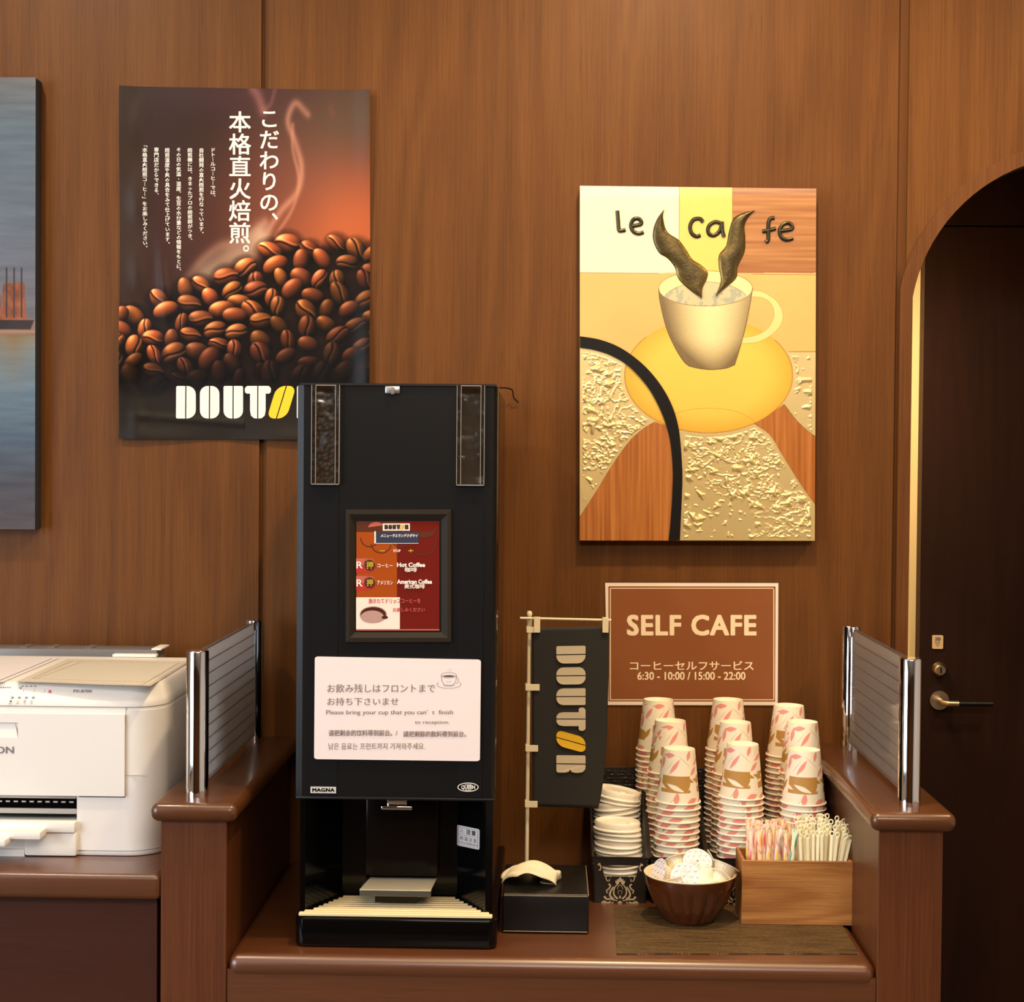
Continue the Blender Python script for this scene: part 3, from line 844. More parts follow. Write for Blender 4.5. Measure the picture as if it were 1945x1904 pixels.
body = np.array((250, 232, 172)) * (1 - e) + np.array((128, 106, 66)) * e + (rng.random(img.shape[:2])[..., None] - .5) * 14
img[:] = img * (1 - cc[..., None]) + body * cc[..., None]
blend(img, rc, (250, 236, 170))
fc = np.minimum(rc, ell(703, 640, 205, 100)[0]); blend(img, fc, (214, 204, 160))
sp = smooth_noise(H_, W_, (60, 40), 77, 3); blend(img, fc * (sp > .56) * .5, (150, 160, 160))
def ink(pts, wd=1.3, col=(126, 88, 40), a=.85):
    blend(img, np.clip(1.5 - seg_dist(pts, SX, SY) / wd, 0, 1) * a, col)
def ell_pts(cx, cy, rx, ry, a0=0, a1=360, n=80):
    return [(cx + rx * math.cos(math.radians(a0 + (a1 - a0) * k / n)), cy + ry * math.sin(math.radians(a0 + (a1 - a0) * k / n))) for k in range(n + 1)]
pd_out = ell_pts(718, 985, 399, 274, -38, 222)
ink(pd_out); ink(ell_pts(703, 571, 223, 84)); ink(cup_l + cup_b + cup_r, 1.8, (80, 60, 34)); ink(ell_pts(703, 640, 205, 100, 200, 340), 1.0)
ink(handle_o, 1.3, (190, 150, 70)); ink(handle_i, 1.3, (190, 150, 70)); ink(tree_l); ink(tree_r); ink(wedge)
ink(curve([(462, 1214), (540, 1175), (620, 1151), (718, 1142), (830, 1152), (900, 1180), (965, 1222)]), 1.2, (210, 150, 60))
ink([(104, 496), (480, 499)], 1.2); ink([(926, 503), (1228, 506)], 1.2); ink([(577, 83), (577, 420)], 1.2); ink([(829, 95), (829, 250)], 1.0); ink([(1098, 872), (1228, 872)], 1.4)
img = 255 * (np.clip(img, 0, 255) / 255) * np.array((.93, .92, .90))
grid_mesh('painted_face', board_np(U_, V_, .0004), img, print_mat('panel_paint', .38, .5, coat=.2), t)
# textured pewter fields
def pewter(u0, u1, v0, v1, sel, seed, step=.00075):
    nx = int((u1 - u0) * .40 / step); ny = int((v1 - v0) * .60 / step)
    v, u = np.meshgrid(np.linspace(v0, v1, ny), np.linspace(u0, u1, nx), indexing='ij')
    sx = 105 + u * 1121; sy = 83 + 14 * u + v * (1690 - 11 * u)
    mask = sel(sx, sy)
    g = np.random.default_rng(seed)
    h = np.zeros(u.shape)
    dens = int(nx * ny / 620)
    big = max(6, int(nx * ny / 1500))
    for k in range(dens + big):
        cx, cy = g.random() * nx, g.random() * ny
        isb = k >= dens
        R = g.uniform(8, 14) if isb else g.uniform(3, 6.5)
        if isb and cy < ny * .12: continue
        ext = int(R * 2.8)
        y0, y1, x0, x1 = max(0, int(cy) - ext), min(ny, int(cy) + ext), max(0, int(cx) - ext), min(nx, int(cx) + ext)
        if y0 >= y1 or x0 >= x1: continue
        Y, X = np.mgrid[y0:y1, x0:x1].astype(float); X -= cx; Y -= cy
        ra = g.random() * PI; sq = g.uniform(.55, 1.0); X, Y = X * math.cos(ra) + Y * math.sin(ra), (-X * math.sin(ra) + Y * math.cos(ra)) / sq
        r = np.hypot(X, Y); th = np.arctan2(Y, X)
        ph = g.random(4) * 2 * PI
        rad = R * (.66 + .16 * np.sin(th * 2 + ph[0]) + .12 * np.sin(th * 3 + ph[1]) + g.uniform(.2, .8) * np.clip(np.cos(th - ph[2]), 0, 1) ** 24 + g.uniform(.1, .7) * np.clip(np.cos(th - ph[3]), 0, 1) ** 30 + g.uniform(0, .6) * np.clip(np.cos(th + ph[0]), 0, 1) ** 20)
        b = np.clip(1 - (r / rad) ** 2, 0, 1) ** .7 * (R * .36)
        h[y0:y1, x0:x1] = np.maximum(h[y0:y1, x0:x1], b)
    n1 = smooth_noise(ny, nx, (ny / 14, nx / 14), seed + 1, 3)
    rid = 1 - np.abs(n1 - .5) * 9
    n2 = smooth_noise(ny, nx, (ny / 60, nx / 60), seed + 2, 2)
    h = np.maximum(h, np.clip(rid, 0, 1) * 1.7 * np.clip((n2 - .38) * 5, 0, 1))
    edge = sel(sx - 16, sy) & sel(sx + 16, sy) & sel(sx, sy - 20) & sel(sx, sy + 12)
    for _ in range(3):
        ef = edge.astype(float); edge_s = ef
    h = h * edge_s * .00075
    P = board_np(u, v, .0008); P[..., 1] -= h
    return P, mask
PEW = mat('pewter_relief', rgb(240, 214, 152), .30, .6, bump=.1, bscale=700)
below = lambda pts, sx, sy: sy > np.interp(sx, [p[0] for p in pts], [p[1] for p in pts])
plate = lambda sx, sy: np.hypot((sx - 718) / 403, (sy - 985) / 278) < 1
strip_x = lambda pts, sy: np.interp(sy, [p[1] for p in pts], [p[0] for p in pts])
selL = lambda sx, sy: (sx > 105) & (sx < np.where(sy > 852, strip_x(strip_in, sy), 0) - 2) & ~below(tree_l, sx, sy) & ~plate(sx, sy) & (sx < 520)
selC = lambda sx, sy: (sx > strip_x(strip_out, sy) + 2) & (sy > 1215) & (sy < 1771) & ~plate(sx, sy) & (np.where(sx > 936, below(tree_r, sx, sy), True)) & (sx < 1223)
selR = lambda sx, sy: (sx > 1050) & (sx < 1224) & (sy > 876) & ~plate(sx, sy) & ~below(wedge, sx, sy)
for args in ((0, .40, .44, 1.0, selL, 41), (.40, 1.0, .66, 1.0, selC, 52), (.82, 1.0, .46, .72, selR, 63)):
    P, mk = pewter(*args)
    grid_mesh('pewter_relief', P, None, PEW, t, mask=mk)
def clampb(pts):
    return [(min(max(x, 105), 1222), min(max(y, 84), 1772)) for x, y in pts]
mb = MB(); mb.prism([Vector(board_surf(*p)) - Vector((0, .0005, 0)) for p in clampb(strip_out) + clampb(strip_in)[::-1]], (0, -.0028, 0))
mb.build('curved_band', mat('black_brown_lacquer', rgb(15, 11, 8), .4, bump=.2, bscale=500, spec=.3), t, smooth=None)
# two steam leaves, their faces worked as bronze relief
leafA = curve([(505, 195), (470, 245), (453, 300), (456, 350), (482, 402), (522, 428), (556, 470), (567, 512), (590, 545), (640, 588), (686, 618)]), curve([(505, 195), (502, 240), (522, 302), (575, 340), (610, 385), (640, 432), (680, 458), (713, 492), (708, 530), (690, 568), (686, 618)])
leafB = curve([(935, 200), (880, 212), (835, 240), (814, 300), (800, 368), (767, 412), (766, 470), (775, 535), (750, 606)]), curve([(935, 200), (902, 240), (888, 280), (892, 330), (888, 400), (857, 468), (850, 520), (808, 560), (750, 606)])
def resample(pts, n):
    P = np.array(pts); d = np.r_[0, np.cumsum(np.hypot(*np.diff(P, axis=0).T))]; s = np.linspace(0, d[-1], n)
    return np.stack([np.interp(s, d, P[:, 0]), np.interp(s, d, P[:, 1])], -1)
LEAF = print_mat('bronze_relief', .34, metal=.75, bump=.3, bscale=260)
for A, B in (leafA, leafB):
    a, b = resample(A, 120), resample(B, 120)
    s = np.linspace(0, 1, 26)[None, :, None]
    q = a[:, None, :] * (1 - s) + b[:, None, :] * s
    u, v = board_uv(q[..., 0], q[..., 1])
    P = board_np(u, v, .0006)
    P[..., 1] -= .0045 * np.sin(PI * s[..., 0]) ** .5
    tt = np.linspace(0, 1, 120)[:, None]; edge = np.abs(s[..., 0] - .5) * 2
    nn = smooth_noise(120, 26, (12, 4), 4)
    f = np.clip(.15 + .55 * tt * edge + .45 * (nn - .35), 0, 1)[..., None]
    col = np.array((50, 44, 32)) * (1 - f) + np.array((176, 146, 74)) * f
    grid_mesh('steam_leaf', P, col, LEAF, t)
BRZ = mat('dark_bronze', rgb(70, 64, 48), .34, .8, bump=.4, bscale=500)
def stroke(mb, pts, r=9.5):
    P = [Vector(board_surf(*p)) - Vector((0, .0009, 0)) for p in pts]
    mb.tube(P, r * .356e-3, 10)
mb = MB()
stroke(mb, curve([(283, 202), (287, 250), (291, 293), (306, 296), (322, 293)], 6))
stroke(mb, curve([(352, 274), (380, 270), (397, 263), (393, 246), (376, 238), (357, 246), (348, 272), (358, 298), (382, 310), (408, 304)], 8))
stroke(mb, curve([(690, 255), (676, 240), (648, 243), (632, 265), (630, 290), (640, 312), (660, 324), (678, 318)], 8))
stroke(mb, curve([(778, 262), (750, 255), (724, 268), (714, 292), (722, 314), (745, 318), (768, 300), (778, 275)], 8)); stroke(mb, [(780, 254), (783, 295), (790, 326)])
stroke(mb, curve([(1030, 236), (1012, 238), (1002, 258), (1000, 300), (1000, 340), (988, 352)], 8)); stroke(mb, [(972, 300), (1000, 296), (1036, 286)])
stroke(mb, curve([(1055, 298), (1090, 294), (1114, 286), (1108, 266), (1088, 260), (1066, 272), (1054, 300), (1064, 328), (1088, 340), (1118, 332)], 8))
mb.build('raised_writing', BRZ, t)

# ------------------------------------------------------------------ laminated sign
SYP = -.0015
t = thing('cafe_sign', 'brown laminated sign with white border hanging above the cup stacks', 'sign', tuple(at(1316, 1340, SYP)))
def quad(p, y, off):
    return [at(px, py, y) for px, py in p]
mb = MB(); pp = [at(px, py, SYP) for px, py in ((1148, 1105), (1481, 1106), (1480, 1342), (1152, 1341))]
mb.prism(pp, (0, .0008, 0))
mb.build('laminate', mat('clear_laminate', rgb(96, 66, 48), .14, coat=.6), t, smooth=None)
mb = MB(); mb.prism([at(px, py, SYP - .0002) for px, py in ((1149.5, 1107.5), (1478.5, 1108), (1477, 1340), (1154, 1339.5))], (0, -.0002, 0))
mb.build('border', mat('sign_white', rgb(244, 226, 206), .30), t, smooth=None)
mb = MB(); mb.prism([at(px, py, SYP - .0005) for px, py in ((1155.5, 1114), (1473, 1114.5), (1472, 1333), (1156, 1332.5))], (0, -.0002, 0))
BRN = mat('sign_brown', rgb(142, 86, 50), .26, var=.06, vscale=14)
mb.build('brown_field', BRN, t, smooth=None)
mb = MB()
ps = plane(SYP - .0008)
def frame_px(mb, x0, y0, x1, y1, w, surf, mi=0):
    for a in ((x0, y0, x1, y0 + w), (x0, y1 - w, x1, y1), (x0, y0, x0 + w, y1), (x1 - w, y0, x1, y1)):
        mb.poly([surf(a[0], a[3]), surf(a[2], a[3]), surf(a[2], a[1]), surf(a[0], a[1])], mi)
frame_px(mb, 1158.5, 1117, 1470.5, 1330.5, 1.6, ps)
put_text(mb, 'SELF CAFE', (1190.5, 1168, 1437, 1208), ps, fat=.030, spacing=1.10)
put_text(mb, 'コーヒーセルフサービス', (1196.5, 1256, 1431.5, 1273.5), ps, fat=.014)
put_text(mb, '6:30 - 10:00 / 15:00 - 22:00', (1210.5, 1276.5, 1416, 1292), ps, fat=.018)
mb.build('lettering', mat('sign_print', rgb(250, 226, 190), .3), t, smooth=None)
# ------------------------------------------------------------------ printer (runs past the frame on one side)
PX1, PXL = -.551, -1.06
PYF, PYR = -.452, -.045
def rr_outline(x0, x1, y0, y1, rf, n=10, rb=.012):
    """plan outline, rounded corners: front radius rf, rear radius rb"""
    out = []
    for cx, cy, a0, r in ((x0 + rf, y0 + rf, 180, rf), (x1 - rf, y0 + rf, 270, rf), (x1 - rb, y1 - rb, 0, rb), (x0 + rb, y1 - rb, 90, rb)):
        for k in range(n + 1):
            a = math.radians(a0 + 90 * k / n); out.append((cx + r * math.cos(a), cy + r * math.sin(a)))
    return out
def loft(mb, rings, mi=0, cap0=True, cap1=True):
    n = len(rings[0]); vs = [p for r in rings for p in r]; fs = []
    for i in range(len(rings) - 1):
        for j in range(n):
            a, b = i * n + j, i * n + (j + 1) % n; fs.append([a, b, b + n, a + n])
    if cap0: fs.append(list(range(n))[::-1])
    if cap1: fs.append([(len(rings) - 1) * n + j for j in range(n)])
    mb.add(vs, fs, mi)
t = thing('printer', 'white office inkjet printer on the wooden desk beside the harbour painting', 'printer', ((PX1 + PXL) / 2, -.25, ZD))
RF = .050
ring = lambda z, i=0, f=0: [(x, y, z) for x, y in rr_outline(PXL + i, PX1 - i * .36, PYF + f, PYR - i * .3, max(.01, RF - i * .6), 10)]
# output opening: front wall is built around it
ox1 = at(146, 1530, PYF).x; oz0 = at(100, 1561, PYF).z; oz1 = at(100, 1503, PYF).z
def body_slab(mb, z0, z1, i=0):
    loft(mb, [ring(z0, i, i), ring(z1, i, i)])
mb = MB()
zl = at(200, 1617, PYF).z                                   # skirt line
z2 = 1.0745
loft(mb, [ring(ZD + .001, .003, .003), ring(ZD + .004, .001, .001), ring(zl - .0015, .001, .001), ring(zl - .0005, .004, .004), ring(zl, .004, .004), ring(zl + .0008, 0, 0), ring(oz0, 0, 0)], cap1=True)
# around the mouth
cut = lambda z: [(x, y, z) for x, y in rr_outline(ox1, PX1, PYF, PYR, RF, 10)]
def right_block(z0, z1):
    pts = [(ox1, PYF), *[(x, y) for x, y in rr_outline(PXL, PX1, PYF, PYR, RF, 10)[11:33]], (ox1, PYR)]
    mb.prism([(x, y, z0) for x, y in pts], (0, 0, z1 - z0))
right_block(oz0, oz1)
mb.box(PXL + .02, ox1 + .01, PYF + .075, PYR, oz0, oz1)
loft(mb, [ring(oz1), ring(z2 - .004), ring(z2 - .0035, .0012, .0012), ring(z2, .0012, .0012)])
body = mb.build('body', M['printer'], t)
mb = MB().box(PXL + .02, ox1 - .0005, PYF + .005, PYF + .074, oz1 - .032, oz1 - .012)
mb.box(PXL + .02, ox1 - .0005, PYF + .045, PYF + .0745, oz0 + .001, oz1 - .012)
for k in range(26): mb.box(ox1 - .012 - k * .0115, ox1 - .006 - k * .0115, PYF + .0035, PYF + .006, oz1 - .0175, oz1 - .0155, mi=1)
mb.build('output_slot', [M['gloss_black'], M['printer_grey']], t)
mb = MB().box(PXL + .02, ox1 - .001, PYF + .002, PYF + .012, oz1 - .012, oz1 + .0008, .003)
mb.box(PXL + .02, ox1 - .001, PYF + .003, PYF + .014, oz0 + .010, oz0 + .018, .002)
mb.build('slot_lip', M['printer_grey'], t)
# front cover with its handle recess
fx1 = at(238, 1430, PYF).x; fz0 = at(200, 1512, PYF).z; fz1 = at(200, 1357, PYF).z
hx = at(36, 1385, PYF).x; hz0, hz1 = at(20, 1401, PYF).z, at(20, 1372, PYF).z
mb = MB()
y0, y1 = PYF - .0045, PYF + .001
mb.box(PXL + .06, fx1, y0, y1, fz0, hz0).box(PXL + .06, fx1, y0, y1, hz1, fz1).box(hx, fx1, y0, y1, hz0, hz1)
mb.prism([(PXL + .06, y0, hz0), (hx, y0, hz0), (hx - .006, PYF - .0001, hz1), (PXL + .06, PYF - .0001, hz1)], (0, .0004, 0))
mb.build('front_cover', M['printer'], t, smooth=30)
gx0 = at(150, 1515, PYF).x
MB().box(gx0, fx1, PYF - .0006, PYF + .001, fz0 - .0022, fz0 - .0002).build('cover_gap', M['ink'], t)
mb = MB().box(fx1 + .0003, fx1 + .0010, PYF - .0004, PYF + .001, fz0, z2)
mb.box(fx1, at(305, 1475, PYF).x - .02, PYF - .0003, PYF + .001, at(260, 1473, PYF).z - .0004, at(260, 1473, PYF).z + .0002)
mb.build('shell_seam', M['printer_grey'], t)
# lid with sloping control panel
mb = MB()
prof = [(0, 0, 1.0755), (0, 0, 1.083), (.0015, .003, 1.0850), (.006, .007, 1.0900), (.013, .0115, 1.0955), (.020, .0155, 1.1005), (.027, .0195, 1.1045), (.034, .0225, 1.1064), (.042, .0255, 1.1070)]
loft(mb, [[(x, y, z) for x, y in rr_outline(PXL + i, PX1 - i * .36, PYF + f, -.112 - i * .2, max(.01, RF - i * .6), 10)] for i, f, z in prof])
mb.build('lid', M['printer'], t, smooth=60)
# marks on the panel: plane through two points of the slope
def slope_pt(px, py):
    r = ray(px, py); a = Vector((0, PYF + .003, 1.0850)); b = Vector((0, PYF + .0195, 1.1045))
    nrm = Vector((0, b.z - a.z, -(b.y - a.y))).normalized()
    k = (a - CAM).dot(nrm) / r.dot(nrm); p = CAM + r * k; return p - Vector((0, .0006, -.0006))
mb = MB()
put_text(mb, 'PX-B700', (139, 1311, 174, 1316.5), slope_pt, bold=.01, shear=.15)
for k in range(4):
    put_text(mb, '▪', (21.5 + k * 13.2, 1324.6, 26.5 + k * 13.2, 1327.4), slope_pt)
    put_text(mb, 'BMYC'[k], (17.5 + k * 13.6, 1336.5, 22 + k * 13.6, 1339), slope_pt)
for k in range(5): put_text(mb, '▪', (1 + k * 4.4, 1305.6, 3.6 + k * 4.4, 1307.6), slope_pt)
for k in range(4): put_text(mb, '▪', (41 + k * 8, 1303.6, 45 + k * 8, 1305.2), slope_pt)
put_text(mb, '▪', (38, 1306.6, 41, 1309.2), slope_pt)
for k in range(3): put_text(mb, '/', (44 + k * 20, 1310, 46 + k * 20, 1316), slope_pt)
mb.build('panel_marks', M['ink_grey'], t, smooth=None)
cols = [(40, 36, 36), (238, 200, 70), (206, 96, 120), (110, 190, 180)]
mb = MB(); ms = []
for k, c in enumerate(cols):
    q = [slope_pt(20.8 + k * 13.2 + dx, 1332.3 + dy) for dx, dy in ((-2.6, 1.6), (1.2, 2.2), (2.6, 0), (1.4, -2.2), (-1.6, -1.6))]
    mb.poly(q, k); ms.append(mat('ink_dot_%s' % 'kymc'[k], rgb(*c), .5))
q = [slope_pt(95 + dx, 1314.5 + dy) for dx, dy in ((-2.6, 2.6), (2.4, 2.6), (2.6, -2.6), (-2.4, -2.6))]; mb.poly(q, 2)
mb.build('ink_lights', ms, t, smooth=None)
mb = MB(); pf = plane(PYF - .0048)
put_text(mb, 'EPSON', (-42, 1418.5, 26.5, 1431.5), pf, fat=.012)
mb.build('maker_lettering', M['ink_grey'], t, smooth=None)
# output tray, three staggered steps, and paper cassette
def px_box(mb, x0, x1, y0, y1, yf, yb, bev=.001, zt=None):
    a, b, lo, hi = at(x0, y1, yf), at(x1, y0, yf), at(90, y1, yf), at(90, y0, yf)
    mb.box(a.x, b.x, yf, yb, max(lo.z, ZD + .001), hi.z, bev)
mb = MB()
px_box(mb, -120, 141, 1563, 1582, PYF - .012, PYF + .05)
px_box(mb, -120, 76, 1582, 1596, PYF - .040, PYF + .03)
px_box(mb, -120, 9, 1598, 1610, PYF - .062, PYF)
mb.build('output_tray', M['white'], t)
mb = MB()
px_box(mb, 45, 145, 1582, 1643, PYF - .008, PYF + .05, .004)
px_box(mb, -120, 46, 1615, 1636, PYF - .005, PYF + .05, .001); px_box(mb, -120, 46, 1637.5, 1643, PYF - .006, PYF + .05, .001)
mb.build('paper_cassette', M['white'], t)
# rear support and hinge
a = at(308, 1234, -.075); b = at(306, 1253, -.10)
mb = MB().box(PXL + .02, a.x, -.111, -.055, 1.06, 1.1180, .002)
for k, px in enumerate((52, 105, 175)): 
    q = at(px, 1233, -.075); mb.box(q.x - .006, q.x + .006, -.098, -.06, 1.117, 1.1195)
mb.build('rear_support', mat('smoky_plastic', rgb(112, 110, 111), .3), t)
a = at(218, 1254, -.112); b = at(301, 1246, -.112)
MB().box(a.x, b.x, -.128, -.112, 1.1075, 1.1125, .0015).box(b.x - .012, at(309, 1240, -.10).x, -.112, -.052, 1.1175, 1.1205, .001).build('rear_clip', M['white'], t)

# sheets lying on the lid
ZT = 1.1072
def sheet(name, corners, m, label, cat, lift, n=40, curl=.004):
    q = [atz(px, py, ZT + lift) for px, py in corners]
    v, u = np.meshgrid(np.linspace(0, 1, n), np.linspace(0, 1, n), indexing='ij')
    P = ((np.array(q[0]) * (1 - u)[..., None] + np.array(q[1]) * u[..., None]) * (1 - v)[..., None] + (np.array(q[3]) * (1 - u)[..., None] + np.array(q[2]) * u[..., None]) * v[..., None])
    P[..., 2] += curl * (np.exp(-((u - .05) / .25) ** 2 - ((v - .15) / .3) ** 2) * .2 + .10 * np.sin(u * 5 + v * 3) ** 2) + .0003
    return q, P
q, P = sheet('x', ((-190, 1300), (6, 1296.5), (112, 1251), (-40, 1249)), None, '', '', .0004, curl=.001)
ps_ = thing('paper_sheet', 'pale printed paper sheet with a ruled edge on top of the printer', 'paper', tuple(sum((Vector(a) for a in q), Vector()) / 4), 'sheets on the printer')
grid_mesh('sheet', P, None, mat('pale_sheet', rgb(226, 220, 220), .6, var=.06, vscale=60, bstretch=(.3, 6, 1)), ps_)
def on(P, u, v, dz=.0004):
    n = P.shape[0] - 1; i, j = v * n, u * n; i0, j0 = min(int(i), n - 1), min(int(j), n - 1); fi, fj = i - i0, j - j0
    p = P[i0, j0] * (1 - fi) * (1 - fj) + P[i0, j0 + 1] * (1 - fi) * fj + P[i0 + 1, j0] * fi * (1 - fj) + P[i0 + 1, j0 + 1] * fi * fj
    return Vector(p) + Vector((0, 0, dz))
def ribbon(mb, P, a, b, w=.0012, dash=0):
    n = 40; pts = [(a[0] + (b[0] - a[0]) * k / n, a[1] + (b[1] - a[1]) * k / n) for k in range(n + 1)]
    for k in range(n):
        if dash and k % 2: continue
        p, q_ = on(P, *pts[k]), on(P, *pts[k + 1]); s = (q_ - p).cross(Vector((0, 0, 1))).normalized() * w / 2
        mb.add([p - s, q_ - s, q_ + s, p + s], [[0, 1, 2, 3]])
mb = MB(); ribbon(mb, P, (.93, .02), (.93, .98), .0012); ribbon(mb, P, (.02, .04), (.93, .04), .001)
mb.build('ruled_edge', M['ink_grey'], ps_, smooth=None)
q, P = sheet('x', ((30, 1296.5), (286, 1304), (362, 1257), (128, 1252.5)), None, '', '', 0 * .0018 + .0008, curl=.003)
ps_ = thing('cloth_sheet', 'beige woven sheet with dashed border lying on the printer', 'paper', tuple(sum((Vector(a) for a in q), Vector()) / 4), 'sheets on the printer')
grid_mesh('sheet', P, None, mat('beige_weave', rgb(200, 192, 176), .7, var=.12, vscale=260, bstretch=(.12, 2.0, 1), bump=.2, bscale=500), ps_)
mb = MB()
ribbon(mb, P, (.07, .13), (.93, .13), .0016, 1); ribbon(mb, P, (.07, .90), (.93, .90), .0016, 1)
ribbon(mb, P, (.07, .13), (.07, .90), .0008); ribbon(mb, P, (.10, .10), (.16, .90), .0007); ribbon(mb, P, (.93, .05), (.93, .93), .0009); ribbon(mb, P, (.985, .02), (.985, .98), .0009); ribbon(mb, P, (.01, .02), (.99, .02), .0009)
mb.build('border_lines', mat('border_thread', rgb(176, 152, 116), .7), ps_, smooth=None)
# ------------------------------------------------------------------ coffee machine
YM = -.500                                                  # door front plane
pm = plane(YM - .0004)
mx0, mx1 = at(563, 1100, YM).x, at(942, 1100, YM).x
ztop = at(760, 729, YM).z; zdoor = at(760, 1516, YM).z
t = thing('coffee_machine', 'tall black coffee vending machine with a small menu screen on the counter', 'coffee machine', ((mx0 + mx1) / 2, -.28, ZK))
def chamfer_prism(mb, x0, x1, y0, y1, z0, z1, c, mi=0):
    pts = [(x0, y0 + c * .5), (x0 + c, y0), (x1 - c * .5, y0), (x1, y0 + c * .7), (x1, y1), (x0, y1)]
    mb.prism([(x, y, z0) for x, y in pts], (0, 0, z1 - z0), mi)
mb = MB()
mb.box(mx0 + .002, mx1 - .001, YM + .03, -.055, zdoor - .006, ztop - .004, .002)
# lower part: back and two slanted cheeks around the cup bay
zb0 = .786
cl, cr = at(650, 1725, -.40).x, at(868, 1725, -.40).x
mb.prism([(x, y, zb0) for x, y in ((mx0 + .004, YM + .022), (mx0 + .012, YM + .018), (cl, -.40), (cr, -.40), (mx1 - .012, YM + .018), (mx1 - .002, YM + .022), (mx1 - .002, -.055), (mx0 + .004, -.055))], (0, 0, zdoor - zb0 - .004))
mb.build('housing', M['gloss_black'], t, smooth=30)
mb = MB(); chamfer_prism(mb, mx0, mx1, YM, YM + .029, zdoor, ztop - .003, .0092)
dr = mb.build('door', M['machine'], t, smooth=None)
mb = MB().box(mx0 + .004, mx1 - .001, YM - .003, YM + .03, ztop - .003, ztop)
mb.build('top_edge', mat('edge_trim', rgb(60, 54, 50), .3, .6), t)
# darker vertical bands of the door
mb = MB()
for a, b in ((588, 645), (868, 921)):
    p, q = at(a, 1516, YM), at(b, 740, YM); mb.box(p.x, q.x, YM - .0008, YM + .001, zdoor + .002, ztop - .006)
mb.build('door_band', M['machine_side'], dr)
mb = MB(); p, q = at(566, 1519, YM), at(944, 1514, YM)
mb.box(mx0 + .001, mx1 + .0008, YM - .002, YM + .028, zdoor - .003, zdoor + .0006, .001)
mb.build('door_lip', M['black'], t)
# bean windows
def beans_mat():
    m, nt, p = base_mat('beans_behind_plastic'); N, L = nt.nodes, nt.links
    tc = N.new('ShaderNodeTexCoord'); v = N.new('ShaderNodeTexVoronoi'); v.inputs['Scale'].default_value = 150
    L.new(tc.outputs['Object'], v.inputs['Vector'])
    cr = N.new('ShaderNodeValToRGB'); cr.color_ramp.elements[0].color = rgb(120, 98, 80); cr.color_ramp.elements[1].color = rgb(46, 40, 36); cr.color_ramp.elements[1].position = .7
    L.new(v.outputs['Distance'], cr.inputs[0]); L.new(cr.outputs[0], p.inputs['Base Color']); p.inputs['Roughness'].default_value = .35
    b = N.new('ShaderNodeBump'); b.inputs['Strength'].default_value = .9; b.inputs['Distance'].default_value = .004; b.invert = True
    L.new(v.outputs['Distance'], b.inputs['Height']); L.new(b.outputs[0], p.inputs['Normal']); return m
BEANS = beans_mat()
m, nt, p_ = base_mat('clear_cover'); tr = nt.nodes.new('ShaderNodeBsdfTransparent'); tr.inputs[0].default_value = (.86, .88, .86, 1)
gl = nt.nodes.new('ShaderNodeBsdfGlossy'); gl.inputs['Roughness'].default_value = .12; gl.inputs[0].default_value = (.9, .9, .9, 1)
ms_ = nt.nodes.new('ShaderNodeMixShader'); ms_.inputs[0].default_value = .26
tc = nt.nodes.new('ShaderNodeTexCoord'); nz = nt.nodes.new('ShaderNodeTexNoise'); nz.inputs['Scale'].default_value = 26; bp = nt.nodes.new('ShaderNodeBump'); bp.inputs['Strength'].default_value = .5; bp.inputs['Distance'].default_value = .01
nt.links.new(tc.outputs['Object'], nz.inputs['Vector']); nt.links.new(nz.outputs['Fac'], bp.inputs['Height']); nt.links.new(bp.outputs[0], gl.inputs['Normal'])
nt.links.new(tr.outputs[0], ms_.inputs[1]); nt.links.new(gl.outputs[0], ms_.inputs[2]); nt.links.new(ms_.outputs[0], nt.nodes['Material Output'].inputs[0])
CLEAR = m
EDGE = mat('plastic_edge', rgb(150, 148, 140), .2)
for k, (a, b, y0, y1) in enumerate(((592, 646.5, 732, 920.5), (867, 921.5, 733, 922.5))):
    mb = MB(); p, q = at(a, y1, YM), at(b, y0, YM)
    i0, i1 = at(a + 8.5, y1 - 4, YM).x, at(b - 8, y1, YM).x
    mb.box(p.x, q.x, YM - .0014, YM - .0009, p.z, q.z)
    wn = mb.build('bean_window', BEANS if k == 0 else mat('empty_hopper', rgb(76, 72, 66), .3, var=.5, vscale=25), dr)
    MB().box(i0, i1, YM - .0022, YM - .0015, q.z - .011, q.z - .004).build('hopper_shutter', M['gloss_black'], wn)
    MB().box(p.x, q.x, YM - .0068, YM - .0062, p.z, q.z).build('clear_cover', CLEAR, wn, smooth=None)
    mb = MB(); e = .0007
    for x in (p.x, i0 - .0005, i1 - .001, q.x - e): mb.box(x, x + e, YM - .0074, YM - .0014, p.z, q.z)
    mb.box(p.x, q.x, YM - .0074, YM - .0014, p.z, p.z + .0012); mb.box(i0, i1, YM - .0072, YM - .0014, q.z - .001, q.z)
    mb.build('cover_edge', EDGE, wn, smooth=None)
mb = MB(); p, q = at(732, 748, YM), at(760, 734, YM)
mb.box(p.x, q.x, YM - .004, YM, p.z, q.z, .0012)
lk = mb.build('lock_plate', M['steel'], dr)
p2, q2 = at(743, 749, YM), at(750, 736, YM)
MB().box(p2.x, q2.x, YM - .0065, YM - .0035, p2.z - .0006, q2.z, .001).build('latch', M['ink_grey'], lk)
